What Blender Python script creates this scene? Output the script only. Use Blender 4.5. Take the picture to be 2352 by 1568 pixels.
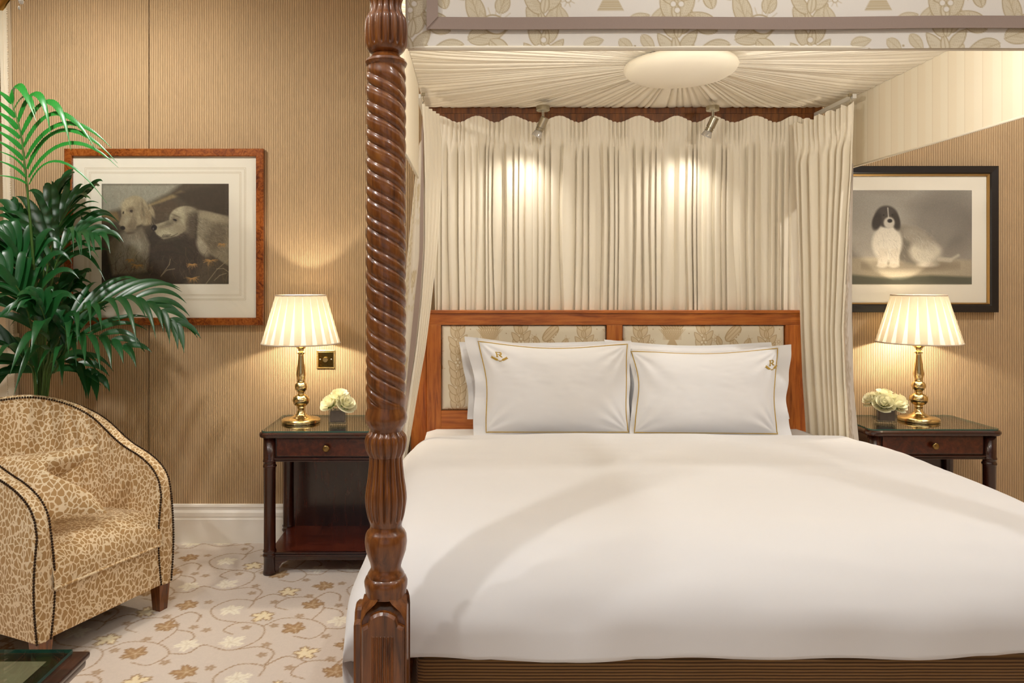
import bpy, bmesh, math, random
import numpy as np
from mathutils import Vector, Matrix

for _o in list(bpy.data.objects):
    bpy.data.objects.remove(_o)
SC = bpy.context.scene
COL = SC.collection
PI = math.pi
rng = random.Random(7)

# ------------------------------------------------------------------ camera
F, VX, VY, CH = 1695.0, 1080.0, 645.0, 1.3      # focal length and vanishing point in the 2352x1568 frame, eye height
cam = bpy.data.cameras.new('camera')
cam.sensor_width = 36.0
cam.lens = F / 2352 * 36
cam.shift_x = (1176 - VX) / 2352
cam.shift_y = -(784 - VY) / 2352
cam.clip_start = 0.05
camo = bpy.data.objects.new('camera', cam)
camo.location = (0, 0, CH)
camo.rotation_euler = (PI / 2, 0, 0)
COL.objects.link(camo)
SC.camera = camo

def P(px, py, Y):
    """world point that lies at depth Y (metres from the camera plane) in direction of a pixel"""
    return Vector(((px - VX) * Y / F, Y, CH - (py - VY) * Y / F))

# ------------------------------------------------------------------ light, exposure
SC.view_settings.view_transform = 'Standard'
SC.view_settings.look = 'None'
SC.view_settings.exposure = 0.0
SC.view_settings.gamma = 1.0
SC.view_settings.use_curve_mapping = False
SC.cycles.use_denoising = True
SC.cycles.max_bounces = 5
SC.cycles.diffuse_bounces = 4
SC.cycles.glossy_bounces = 3
SC.cycles.transparent_max_bounces = 10
SC.cycles.use_adaptive_sampling = True
SC.cycles.adaptive_threshold = 0.14
SC.cycles.sample_clamp_indirect = 6.0
SC.cycles.caustics_reflective = False
SC.cycles.caustics_refractive = False
world = bpy.data.worlds.new('world')
SC.world = world
world.use_nodes = True
world.node_tree.nodes['Background'].inputs[0].default_value = (0.75, 0.85, 1.0, 1)
world.node_tree.nodes['Background'].inputs[1].default_value = 0.3

WARM = (1.0, 0.80, 0.56)
def spot(name, loc, target, energy, size, blend, color=WARM, radius=0.04, parent=None):
    l = bpy.data.lights.new(name, 'SPOT')
    l.energy = energy; l.color = color; l.spot_size = math.radians(size); l.spot_blend = blend
    l.shadow_soft_size = radius
    o = bpy.data.objects.new(name, l)
    o.location = loc
    d = Vector(target) - Vector(loc)
    o.rotation_euler = d.to_track_quat('-Z', 'Y').to_euler()
    COL.objects.link(o)
    if parent: o.parent = parent
    return o
# row of recessed ceiling downlights in front of the bed, and one near the wall on either side of it
for lx, ly, le, sz in ((-2.05, 1.02, 72, 120), (-0.80, 1.02, 42, 118), (0.62, 1.02, 21, 122), (2.05, 1.02, 30, 122), (-1.75, 2.45, 66, 164), (2.70, 2.45, 62, 164)):
    spot('downlight', (lx, ly, 2.68), (lx, ly + (0.12 if ly < 2 else 1.1), 0), le, sz, 0.65, (1.0, 0.99, 0.96), 0.035)
# two added fill lights, unseen behind the front valance, aimed at the bed head
for lx in (0.15, 1.35):
    spot('canopy_fill', (lx, 1.88, 1.935), (lx + (0.74 - lx) * 0.3, 3.2, 2.25), 17, 178, 0.8, (1.0, 0.97, 0.91), 0.03)
# added broad fill light just below the ceiling, not a known fixture
cl_ = bpy.data.lights.new('ceiling_fill', 'AREA')
cl_.shape = 'RECTANGLE'; cl_.size = 4.4; cl_.size_y = 2.4; cl_.energy = 20; cl_.color = (1.0, 0.985, 0.96)
clo = bpy.data.objects.new('ceiling_fill', cl_); clo.location = (0.2, 1.0, 2.735); COL.objects.link(clo)
# soft daylight from the window in the wall behind the camera
wl = bpy.data.lights.new('window_daylight', 'AREA')
wl.shape = 'RECTANGLE'; wl.size = 3.4; wl.size_y = 1.9; wl.energy = 3; wl.color = (1.0, 0.985, 0.96)
wlo = bpy.data.objects.new('window_daylight', wl)
wlo.location = (-0.2, -2.15, 1.55); wlo.rotation_euler = (-PI / 2, 0, PI)
wlo.rotation_euler = Vector((0, 1, 0)).to_track_quat('-Z', 'Y').to_euler()
COL.objects.link(wlo)

# ------------------------------------------------------------------ node helpers
def srgb(r, g, b):
    f = lambda c: (c / 255 / 12.92) if c / 255 <= 0.04045 else ((c / 255 + 0.055) / 1.055) ** 2.4
    return (f(r), f(g), f(b), 1.0)

class NT:
    def __init__(s, name):
        s.m = bpy.data.materials.new(name); s.m.use_nodes = True
        s.t = s.m.node_tree; s.t.nodes.clear()
        s.out = s.n('ShaderNodeOutputMaterial')
    def n(s, typ, **kw):
        nd = s.t.nodes.new(typ)
        for k, v in kw.items(): setattr(nd, k, v)
        return nd
    def set(s, sock, v):
        if hasattr(v, 'bl_idname') or isinstance(v, bpy.types.NodeSocket): s.t.links.new(v, sock)
        else: sock.default_value = v
    def math(s, op, a, b=0.0, c=None):
        nd = s.n('ShaderNodeMath', operation=op)
        s.set(nd.inputs[0], a); s.set(nd.inputs[1], b)
        if c is not None: s.set(nd.inputs[2], c)
        return nd.outputs[0]
    def coord(s, scale=(1, 1, 1), kind='Object'):
        tc = s.n('ShaderNodeTexCoord'); mp = s.n('ShaderNodeMapping')
        s.t.links.new(tc.outputs[kind], mp.inputs[0]); mp.inputs['Scale'].default_value = scale
        return mp.outputs[0]
    def noise(s, vec, scale, detail=4, rough=0.55, dist=0.0):
        nd = s.n('ShaderNodeTexNoise')
        s.t.links.new(vec, nd.inputs['Vector'])
        nd.inputs['Scale'].default_value = scale; nd.inputs['Detail'].default_value = detail
        nd.inputs['Roughness'].default_value = rough; nd.inputs['Distortion'].default_value = dist
        return nd.outputs['Fac']
    def ramp(s, fac, stops):
        nd = s.n('ShaderNodeValToRGB'); s.set(nd.inputs[0], fac)
        el = nd.color_ramp.elements
        while len(el) < len(stops): el.new(0.5)
        for e, (p, c) in zip(el, stops): e.position = p; e.color = c
        return nd.outputs[0]
    def mix(s, fac, a, b, blend='MIX'):
        nd = s.n('ShaderNodeMix', data_type='RGBA', blend_type=blend)
        s.set(nd.inputs[0], fac); s.set(nd.inputs[6], a); s.set(nd.inputs[7], b)
        return nd.outputs[2]
    def bump(s, h, strength, dist=0.002):
        nd = s.n('ShaderNodeBump'); s.set(nd.inputs['Height'], h)
        nd.inputs['Strength'].default_value = strength; nd.inputs['Distance'].default_value = dist
        return nd.outputs[0]
    def bsdf(s, color, rough=0.5, metal=0.0, normal=None, **kw):
        b = s.n('ShaderNodeBsdfPrincipled')
        s.set(b.inputs['Base Color'], color); s.set(b.inputs['Roughness'], rough); b.inputs['Metallic'].default_value = metal
        if normal is not None: s.set(b.inputs['Normal'], normal)
        for k, v in kw.items(): s.set(b.inputs[k.replace('_', ' ')], v)
        return b.outputs[0]
    def done(s, sh):
        s.t.links.new(sh, s.out.inputs[0]); return s.m

def m_plain(name, col, rough=0.5, metal=0.0, var=0.06, nscale=20, bump=0.0, **kw):
    t = NT(name); v = t.coord()
    n = t.noise(v, nscale)
    dark = tuple(c * (1 - var) for c in col[:3]) + (1,); lite = tuple(min(1, c * (1 + var)) for c in col[:3]) + (1,)
    c = t.mix(n, dark, lite)
    nm = t.bump(n, bump) if bump else None
    return t.done(t.bsdf(c, rough, metal, nm, **kw))

def m_wood(name, c0, c1, c2, rough=0.3, scale=(18, 18, 1.2), coat=0.3):
    t = NT(name); v = t.coord(scale)
    n = t.noise(v, 3.0, 7, 0.62, 0.6); n2 = t.noise(t.coord((3, 3, 3)), 2.0, 3)
    f = t.math('ADD', t.math('MULTIPLY', n, 0.75), t.math('MULTIPLY', n2, 0.25))
    c = t.ramp(f, [(0.32, c0), (0.5, c1), (0.68, c2)])
    return t.done(t.bsdf(c, rough, 0, t.bump(n, 0.06, 0.001), Coat_Weight=coat, Coat_Roughness=0.12))

def m_corduroy(name, axis, pitch, lo, hi, var=0.5):
    t = NT(name); tc = t.n('ShaderNodeTexCoord'); sp = t.n('ShaderNodeSeparateXYZ')
    t.t.links.new(tc.outputs['Object'], sp.inputs[0])
    w = t.noise(t.coord((1, 1, 1)), 6, 2)
    x = t.math('ADD', sp.outputs[axis], t.math('MULTIPLY', w, pitch * 0.35))
    s = t.math('SINE', t.math('MULTIPLY', x, 2 * PI / pitch))
    s = t.math('ADD', t.math('MULTIPLY', s, 0.5), 0.5)
    nap = t.noise(t.coord((1.3, 1.3, 0.8)), 2.2, 5, 0.6, 0.4)
    sc = [70, 70, 70]; sc[2 if axis == 0 else 0] = 6
    fine = t.noise(t.coord(tuple(sc)), 3, 3)
    c = t.mix(s, lo, hi)
    k = t.math('ADD', t.math('MULTIPLY', nap, var), 1 - var * 0.5)
    k = t.math('MULTIPLY', k, t.math('ADD', t.math('MULTIPLY', fine, 0.35), 0.82))
    cb = t.n('ShaderNodeCombineColor')
    for i in range(3): t.set(cb.inputs[i], k)
    c = t.mix(1.0, c, cb.outputs[0], 'MULTIPLY')
    return t.done(t.bsdf(c, 0.9, 0, t.bump(s, 0.5, 0.003), Sheen_Weight=0.25))

def m_cloth(name, col, rough=0.9, weave=900, bump=0.25, trans=0.0, var=0.05, sheen=0.1, blot=0.0):
    t = NT(name)
    n = t.noise(t.coord((1, 1, 0.35)), weave, 2); big = t.noise(t.coord(), 5, 4)
    f = t.math('ADD', t.math('MULTIPLY', n, 0.5), t.math('MULTIPLY', big, 0.5))
    c = t.mix(f, tuple(x * (1 - var) for x in col[:3]) + (1,), tuple(min(1, x * (1 + var)) for x in col[:3]) + (1,))
    sh = t.bsdf(c, rough, 0, t.bump(n, bump, 0.0006), Sheen_Weight=sheen)
    if trans:
        tr = t.n('ShaderNodeBsdfTranslucent'); t.set(tr.inputs[0], c)
        mx = t.n('ShaderNodeMixShader'); mx.inputs[0].default_value = trans
        t.t.links.new(sh, mx.inputs[1]); t.t.links.new(tr.outputs[0], mx.inputs[2]); sh = mx.outputs[0]
    return t.done(sh)

def m_attr(name, rough=0.9, grain=0.06, scale=500, bump=0.2, mottled=0.0):
    """woven or printed colours held per vertex, with procedural grain on top"""
    t = NT(name); a = t.n('ShaderNodeAttribute', attribute_name='Col')
    n = t.noise(t.coord(), scale, 3, 0.7)
    k = t.math('ADD', t.math('MULTIPLY', n, grain * 2), 1 - grain)
    if mottled:
        n2 = t.noise(t.coord(), 70, 4, 0.7, 1.2)
        k = t.math('MULTIPLY', k, t.math('ADD', t.math('MULTIPLY', n2, mottled * 2), 1 - mottled))
    cb = t.n('ShaderNodeCombineColor')
    for i in range(3): t.set(cb.inputs[i], k)
    c = t.mix(1.0, a.outputs['Color'], cb.outputs[0], 'MULTIPLY')
    return t.done(t.bsdf(c, rough, 0, t.bump(n, bump, 0.001)))

def m_leopard(name, base, spotc, scale):
    t = NT(name); v = t.coord((1, 1, 0.72))
    d = t.n('ShaderNodeTexNoise'); t.t.links.new(v, d.inputs['Vector']); d.inputs['Scale'].default_value = 14
    mv = t.n('ShaderNodeVectorMath', operation='MULTIPLY_ADD')
    t.t.links.new(d.outputs['Color'], mv.inputs[0]); mv.inputs[1].default_value = (0.036,) * 3; t.t.links.new(v, mv.inputs[2])
    d2 = t.n('ShaderNodeTexNoise'); t.t.links.new(v, d2.inputs['Vector']); d2.inputs['Scale'].default_value = 90
    mv2 = t.n('ShaderNodeVectorMath', operation='MULTIPLY_ADD')
    t.t.links.new(d2.outputs['Color'], mv2.inputs[0]); mv2.inputs[1].default_value = (0.007,) * 3; t.t.links.new(mv.outputs[0], mv2.inputs[2])
    vo = t.n('ShaderNodeTexVoronoi', feature='DISTANCE_TO_EDGE'); t.t.links.new(mv2.outputs[0], vo.inputs['Vector'])
    vo.inputs['Scale'].default_value = scale; vo.inputs['Randomness'].default_value = 0.85
    f = t.ramp(vo.outputs['Distance'], [(0.07, (0, 0, 0, 1)), (0.12, (1, 1, 1, 1))])
    n = t.noise(v, 300, 2)
    b2 = t.mix(n, tuple(c * 0.9 for c in base[:3]) + (1,), base)
    c = t.mix(f, b2, spotc)
    return t.done(t.bsdf(c, 0.75, 0, t.bump(n, 0.15, 0.001), Sheen_Weight=0.15))

def m_glass(name, tint=(1, 1, 1, 1), rough=0.0, ior=1.5, refl=1.0):
    """thin sheet of glass: clear, mirroring more at grazing angles"""
    t = NT(name)
    tr = t.n('ShaderNodeBsdfTransparent'); tr.inputs[0].default_value = tint
    gl = t.n('ShaderNodeBsdfGlossy'); gl.inputs['Roughness'].default_value = rough
    lw = t.n('ShaderNodeLayerWeight'); lw.inputs[0].default_value = 0.5
    r0 = ((ior - 1) / (ior + 1)) ** 2
    fac = t.math('ADD', t.math('MULTIPLY', t.math('POWER', lw.outputs['Facing'], 4.0), 1 - r0), r0)
    mx = t.n('ShaderNodeMixShader')
    t.t.links.new(t.math('MULTIPLY', fac, refl), mx.inputs[0])
    t.t.links.new(tr.outputs[0], mx.inputs[1]); t.t.links.new(gl.outputs[0], mx.inputs[2])
    return t.done(mx.outputs[0])

def m_shade(name, col, trans, dim):
    t = NT(name); n = t.noise(t.coord((1, 1, 1)), 400, 2)
    c = t.mix(n, tuple(x * 0.95 for x in col[:3]) + (1,), col)
    d = t.n('ShaderNodeBsdfDiffuse'); t.set(d.inputs[0], c)
    tr = t.n('ShaderNodeBsdfTranslucent'); t.set(tr.inputs[0], t.mix(1.0, c, (dim, dim, dim, 1), 'MULTIPLY'))
    mx = t.n('ShaderNodeMixShader'); mx.inputs[0].default_value = trans
    t.t.links.new(d.outputs[0], mx.inputs[1]); t.t.links.new(tr.outputs[0], mx.inputs[2])
    return t.done(mx.outputs[0])

def m_leaf(name, c0, c1, under):
    t = NT(name); n = t.noise(t.coord((1, 1, 1)), 9, 3)
    c = t.mix(n, c0, c1)
    g = t.n('ShaderNodeNewGeometry')
    c = t.mix(g.outputs['Backfacing'], c, under)
    sh = t.bsdf(c, 0.33)
    tr = t.n('ShaderNodeBsdfTranslucent'); t.set(tr.inputs[0], t.mix(0.5, c, (0.06, 0.30, 0.04, 1)))
    mx = t.n('ShaderNodeMixShader'); mx.inputs[0].default_value = 0.22
    t.t.links.new(sh, mx.inputs[1]); t.t.links.new(tr.outputs[0], mx.inputs[2])
    return t.done(mx.outputs[0])

def m_burl(name):
    t = NT(name); v = t.coord()
    n = t.noise(v, 22, 8, 0.7, 3.0); n2 = t.noise(v, 5, 3)
    f = t.math('ADD', t.math('MULTIPLY', n, 0.65), t.math('MULTIPLY', n2, 0.35))
    c = t.ramp(f, [(0.36, srgb(72, 26, 8)), (0.5, srgb(140, 72, 24)), (0.64, srgb(172, 102, 42))])
    return t.done(t.bsdf(c, 0.22, 0, None, Coat_Weight=0.5, Coat_Roughness=0.08))

M = {}
M['wall'] = m_corduroy('corduroy_wall', 0, 0.0088, srgb(132, 101, 64), srgb(216, 186, 144), 0.38)
M['base_cord'] = m_corduroy('corduroy_bed_base', 2, 0.0075, srgb(84, 56, 26), srgb(164, 124, 76), 0.3)
M['plaster'] = m_plain('ceiling_paint', srgb(236, 228, 214), 0.9, var=0.02)
M['cream_paint'] = m_plain('cream_paint', srgb(226, 214, 190), 0.45, var=0.03)
M['white_paint'] = m_plain('white_paint', srgb(250, 245, 236), 0.4, var=0.02)
M['carpet'] = m_attr('carpet', 0.95, 0.09, 420, 0.5, 0.10)
M['toile'] = m_attr('printed_linen', 0.9, 0.03, 700, 0.15)
M['print'] = m_attr('printed_paper', 0.85, 0.05, 300, 0.0)
M['maho'] = m_wood('carved_mahogany', srgb(62, 29, 9), srgb(118, 65, 24), srgb(146, 90, 38), 0.30, (26, 26, 2.2), 0.5)
M['head'] = m_wood('headboard_mahogany', srgb(132, 64, 16), srgb(184, 102, 36), srgb(204, 126, 52), 0.42, (2.0, 20, 24), 0.25)
M['head_v'] = m_wood('headboard_mahogany_upright', srgb(132, 64, 16), srgb(184, 102, 36), srgb(204, 126, 52), 0.42, (24, 20, 2.0), 0.25)
M['dark'] = m_wood('dark_rosewood', srgb(26, 10, 7), srgb(52, 22, 14), srgb(74, 34, 20), 0.25, (16, 16, 2.0), 0.5)
M['dark_h'] = m_wood('dark_rosewood_level', srgb(26, 10, 7), srgb(52, 22, 14), srgb(74, 34, 20), 0.25, (2.0, 16, 16), 0.5)
M['dark_burl'] = m_wood('dark_burr_drawer', srgb(44, 16, 9), srgb(76, 30, 15), srgb(104, 46, 24), 0.28, (14, 14, 14), 0.5)
M['shelf_red'] = m_wood('red_brown_shelf', srgb(56, 18, 10), srgb(92, 34, 18), srgb(112, 48, 24), 0.25, (2, 20, 20), 0.5)
M['burl'] = m_burl('burr_walnut_veneer')
M['brass'] = m_plain('polished_brass', srgb(232, 210, 156), 0.16, 1.0, 0.06, 30)
M['brass_dull'] = m_plain('dull_brass', srgb(150, 124, 76), 0.32, 1.0, 0.08, 60)
M['brass_dark'] = m_plain('bronzed_plate', srgb(112, 92, 48), 0.2, 1.0, 0.1, 40)
M['gilt'] = m_plain('gilt', srgb(206, 160, 84), 0.3, 1.0, 0.12, 60)
M['gold_fillet'] = m_plain('gold_fillet', srgb(176, 140, 84), 0.38, 0.7, 0.1, 90)
M['nickel'] = m_plain('satin_nickel', srgb(178, 170, 150), 0.3, 1.0, 0.05, 60)
M['nail'] = m_plain('antique_nail', srgb(62, 46, 34), 0.32, 0.85, 0.2, 200)
M['ebony'] = m_plain('black_frame', srgb(24, 19, 17), 0.42, 0, 0.2, 60)
M['mat'] = m_plain('paper_mount', srgb(238, 231, 215), 0.9, 0, 0.03, 8)
M['mat_line'] = m_plain('mount_line', srgb(206, 192, 164), 0.9, 0, 0.03, 8)
M['glass'] = m_glass('picture_glass', (0.98, 0.98, 0.97, 1), 0.02, 1.42, 0.9)
M['glass_top'] = m_glass('table_glass', (0.86, 0.92, 0.89, 1), 0.01, 1.5)
M['glass_edge'] = m_plain('glass_edge', srgb(44, 92, 82), 0.1, 0, 0.1, 30, Specular_IOR_Level=0.8)
M['vase'] = m_glass('vase_glass', (0.93, 0.94, 0.92, 1), 0.0, 1.6)
M['vase_in'] = m_plain('vase_liner', srgb(118, 98, 86), 0.2, 0.35, 0.45, 55)
M['mirror'] = m_plain('mirror_glass', srgb(220, 220, 215), 0.02, 1.0, 0.01)
M['shade'] = m_shade('pleated_silk', srgb(248, 238, 218), 0.55, 1.0)
M['shade_in'] = m_shade('silk_gore', srgb(250, 244, 230), 0.5, 0.27)
M['shade_trim'] = m_shade('shade_binding', srgb(238, 222, 202), 0.2, 0.4)
M['linen'] = m_cloth('white_bed_linen', srgb(236, 235, 236), 0.85, 700, 0.1, 0, 0.015, 0.05)
M['curtain'] = m_cloth('cream_curtain', srgb(246, 236, 216), 0.9, 500, 0.2, 0.06, 0.03)
M['lining'] = m_cloth('cream_lining', srgb(246, 236, 214), 0.9, 500, 0.15, 0.0, 0.03)
M['mauve'] = m_cloth('mauve_ribbon', srgb(164, 144, 132), 0.85, 500, 0.2, 0, 0.07)
M['gold_thread'] = m_cloth('gold_thread', srgb(192, 156, 58), 0.6, 900, 0.3, 0, 0.15)
M['leopard'] = m_leopard('leopard_fabric', srgb(246, 226, 190), srgb(184, 146, 94), 58)
M['leopard_c'] = m_leopard('leopard_cushion', srgb(244, 224, 188), srgb(186, 148, 96), 55)
M['leaf'] = m_leaf('palm_leaf', srgb(14, 62, 28), srgb(34, 96, 46), srgb(70, 112, 78))
M['leaf_young'] = m_leaf('young_palm_leaf', srgb(24, 112, 38), srgb(46, 138, 50), srgb(140, 170, 142))
M['stem'] = m_plain('palm_stem', srgb(62, 96, 34), 0.5, 0, 0.2, 30)
M['rose'] = m_cloth('rose_petal', srgb(244, 240, 206), 0.6, 200, 0.05, 0.25, 0.04, 0.2)
M['rose_stem'] = m_plain('rose_stem', srgb(120, 140, 60), 0.6, 0, 0.2, 60)
M['table_reflection'] = m_plain('reflection_panel', srgb(150, 124, 96), 0.6, 0, 0.15, 120)
M['pot'] = m_plain('planter', srgb(92, 66, 44), 0.5, 0, 0.2, 20)
M['soil'] = m_plain('soil', srgb(50, 38, 28), 0.95, 0, 0.4, 80)
M['plastic'] = m_plain('white_plastic', srgb(226, 222, 212), 0.4, 0, 0.02)
M['bulbglass'] = m_plain('spot_bulb_glass', srgb(196, 192, 186), 0.15, 0.4, 0.03)
M['crystal'] = m_glass('crystal', (0.95, 0.9, 0.9, 1), 0.0, 1.8)

# ------------------------------------------------------------------ geometry helpers
def link(o):
    COL.objects.link(o); return o

def tag(o, label=None, cat=None, group=None, kind=None):
    if label: o['label'] = label
    if cat: o['category'] = cat
    if group: o['group'] = group
    if kind: o['kind'] = kind
    return o

def thing(name, loc, label, cat, group=None):
    o = bpy.data.objects.new(name, None); o.empty_display_size = 0.05
    o.location = loc; link(o)
    return tag(o, label, cat, group)

def org(o):
    """world origin of an object built by these helpers (translations only)"""
    v = Vector((0, 0, 0))
    while o is not None:
        v = v + o.location; o = o.parent
    return v

def merge(*gs):
    V, Fc = [], []
    for v, f in gs:
        k = len(V); V += [tuple(p) for p in v]; Fc += [tuple(i + k for i in q) for q in f]
    return V, Fc

def obj(name, geo, mat, parent=None, smooth=True, local=False, fix=True, angle=None):
    V, Fc = geo
    me = bpy.data.meshes.new(name)
    if parent is not None and not local:
        w = org(parent); V = [(p[0] - w.x, p[1] - w.y, p[2] - w.z) for p in V]
    me.from_pydata([tuple(p) for p in V], [], [tuple(q) for q in Fc])
    if fix and len(Fc) < 60000:
        bm = bmesh.new(); bm.from_mesh(me); bmesh.ops.recalc_face_normals(bm, faces=bm.faces); bm.to_mesh(me); bm.free()
    me.materials.append(mat)
    if smooth:
        me.polygons.foreach_set('use_smooth', [True] * len(me.polygons))
        if angle: me.set_sharp_from_angle(angle=math.radians(angle))
    o = bpy.data.objects.new(name, me); link(o)
    if parent is not None: o.parent = parent
    return o

def grid_obj(name, V, nu, nv, mat, parent=None, col=None, smooth=True, wrapu=False, flip=False):
    """V: array (nv, nu, 3); optional col array (nv, nu, 3) in linear colour"""
    V = np.asarray(V, dtype=np.float64).reshape(nv, nu, 3)
    if parent is not None:
        w = org(parent); V = V - np.array((w.x, w.y, w.z))
    idx = np.arange(nu * nv).reshape(nv, nu)
    if wrapu: idx = np.concatenate([idx, idx[:, :1]], axis=1)
    q = np.stack([idx[:-1, :-1], idx[:-1, 1:], idx[1:, 1:], idx[1:, :-1]], -1).reshape(-1, 4)
    if flip: q = q[:, ::-1]
    me = bpy.data.meshes.new(name)
    me.vertices.add(nu * nv); me.vertices.foreach_set('co', V.reshape(-1).astype(np.float32))
    n = len(q)
    me.loops.add(n * 4); me.loops.foreach_set('vertex_index', q.reshape(-1).astype(np.int32))
    me.polygons.add(n)
    me.polygons.foreach_set('loop_start', np.arange(0, n * 4, 4, dtype=np.int32))
    me.polygons.foreach_set('use_smooth', np.full(n, smooth))
    me.update(calc_edges=True); me.validate()
    if col is not None: set_col(me, col)
    me.materials.append(mat)
    o = bpy.data.objects.new(name, me); link(o)
    if parent is not None: o.parent = parent
    return o

def set_col(me, col):
    a = me.color_attributes.new('Col', 'FLOAT_COLOR', 'POINT')
    c = np.ones((len(me.vertices), 4), dtype=np.float32)
    c[:, :3] = np.asarray(col).reshape(-1, 3)[:len(c)]
    a.data.foreach_set('color', c.reshape(-1))

def box(x0, x1, y0, y1, z0, z1, bev=0.0):
    if bev <= 0:
        V = [(x, y, z) for z in (z0, z1) for y in (y0, y1) for x in (x0, x1)]
        return V, [(0, 2, 3, 1), (4, 5, 7, 6), (0, 1, 5, 4), (2, 6, 7, 3), (0, 4, 6, 2), (1, 3, 7, 5)]
    bm = bmesh.new()
    bmesh.ops.create_cube(bm, size=1.0)
    for v in bm.verts:
        v.co = Vector(((x0 + x1) / 2 + v.co.x * (x1 - x0), (y0 + y1) / 2 + v.co.y * (y1 - y0), (z0 + z1) / 2 + v.co.z * (z1 - z0)))
    b = min(bev, 0.49 * min(x1 - x0, y1 - y0, z1 - z0))
    bmesh.ops.bevel(bm, geom=bm.edges[:], offset=b, segments=2, affect='EDGES', profile=0.6)
    return bm_geo(bm)

def bm_geo(bm):
    bm.verts.ensure_lookup_table(); bm.verts.index_update()
    V = [tuple(v.co) for v in bm.verts]; Fc = [tuple(v.index for v in f.verts) for f in bm.faces]
    bm.free(); return V, Fc

def lathe(prof, c=(0, 0, 0), n=32, rfun=None, caps=True, axis='z'):
    V, Fc = [], []
    for j, (r, z) in enumerate(prof):
        for i in range(n):
            a = 2 * PI * i / n
            rr = rfun(r, a, z) if rfun else r
            V.append((c[0] + rr * math.cos(a), c[1] + rr * math.sin(a), c[2] + z))
    for j in range(len(prof) - 1):
        for i in range(n):
            k = (i + 1) % n
            Fc.append((j * n + i, j * n + k, (j + 1) * n + k, (j + 1) * n + i))
    if caps:
        Fc.append(tuple(range(n))[::-1]); Fc.append(tuple(range((len(prof) - 1) * n, len(prof) * n)))
    return V, Fc

def smooth_pts(pts, n):
    """Catmull-Rom through control points"""
    pts = [Vector(p) for p in pts]
    if len(pts) < 3:
        return [pts[0].lerp(pts[-1], i / (n - 1)) for i in range(n)]
    e = [pts[0] * 2 - pts[1]] + pts + [pts[-1] * 2 - pts[-2]]
    out = []
    m = len(pts) - 1
    for i in range(n):
        t = i / (n - 1) * m; k = min(int(t), m - 1); u = t - k
        a, b, c, d = e[k:k + 4]
        out.append(0.5 * ((2 * b) + (c - a) * u + (2 * a - 5 * b + 4 * c - d) * u * u + (3 * b - a - 3 * c + d) * u ** 3))
    return out

def tube(pts, r, n=8, closed=False, caps=True):
    pts = [Vector(p) for p in pts]; N = len(pts)
    rs = r if isinstance(r, (list, tuple)) else [r] * N
    V, Fc = [], []; up = None
    for i, p in enumerate(pts):
        a = pts[(i - 1) % N] if (closed or i > 0) else p; b = pts[(i + 1) % N] if (closed or i < N - 1) else p
        t = (b - a).normalized() if (b - a).length > 1e-9 else Vector((0, 0, 1))
        if up is None: up = Vector((0, 0, 1)) if abs(t.z) < 0.9 else Vector((1, 0, 0))
        s = t.cross(up)
        s = s.normalized() if s.length > 1e-6 else Vector((1, 0, 0))
        up = s.cross(t).normalized()
        for k in range(n):
            q = 2 * PI * k / n
            V.append(tuple(p + (s * math.cos(q) + up * math.sin(q)) * rs[i]))
    for i in range(N if closed else N - 1):
        for k in range(n):
            a = i * n + k; b = i * n + (k + 1) % n; j = (i + 1) % N
            Fc.append((a, b, j * n + (k + 1) % n, j * n + k))
    if caps and not closed:
        Fc.append(tuple(range(n))[::-1]); Fc.append(tuple(range((N - 1) * n, N * n)))
    return V, Fc

def ball(c, r, nu=8, nv=6, sq=(1, 1, 1)):
    V = [(c[0], c[1], c[2] - r * sq[2])]; Fc = []
    for j in range(1, nv):
        ph = -PI / 2 + PI * j / nv
        for i in range(nu):
            a = 2 * PI * i / nu
            V.append((c[0] + r * sq[0] * math.cos(ph) * math.cos(a), c[1] + r * sq[1] * math.cos(ph) * math.sin(a), c[2] + r * sq[2] * math.sin(ph)))
    V.append((c[0], c[1], c[2] + r * sq[2])); e = len(V) - 1
    for i in range(nu):
        k = (i + 1) % nu
        Fc.append((0, 1 + k, 1 + i))
        for j in range(nv - 2):
            Fc.append((1 + j * nu + i, 1 + j * nu + k, 1 + (j + 1) * nu + k, 1 + (j + 1) * nu + i))
        Fc.append((1 + (nv - 2) * nu + i, 1 + (nv - 2) * nu + k, e))
    return V, Fc

def prism(poly, d0, d1, to):
    """extrude polygon (list of 2D) between depths d0,d1; to(u,v,d)->xyz"""
    n = len(poly)
    V = [to(u, v, d0) for u, v in poly] + [to(u, v, d1) for u, v in poly]
    Fc = [tuple(range(n)), tuple(range(n, 2 * n))[::-1]] + [(i, (i + 1) % n, n + (i + 1) % n, n + i) for i in range(n)]
    return V, Fc

def sm(a, b, x):
    t = max(0.0, min(1.0, (x - a) / (b - a))); return t * t * (3 - 2 * t)

def npsm(a, b, x):
    t = np.clip((x - a) / (b - a), 0, 1); return t * t * (3 - 2 * t)

def vnoise(x, seed):
    """smooth 1-D value noise in [-1,1] for arrays"""
    r = np.random.RandomState(seed).uniform(-1, 1, 4096)
    i = np.floor(x).astype(int); f = x - i; f = f * f * (3 - 2 * f)
    return r[i % 4096] * (1 - f) + r[(i + 1) % 4096] * f

def vnoise2(x, y, seed):
    r = np.random.RandomState(seed).uniform(-1, 1, (128, 128))
    i = np.floor(x).astype(int); j = np.floor(y).astype(int)
    f = x - i; g = y - j; f = f * f * (3 - 2 * f); g = g * g * (3 - 2 * g)
    a = r[i % 128, j % 128] * (1 - f) + r[(i + 1) % 128, j % 128] * f
    b = r[i % 128, (j + 1) % 128] * (1 - f) + r[(i + 1) % 128, (j + 1) % 128] * f
    return a * (1 - g) + b * g

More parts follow.
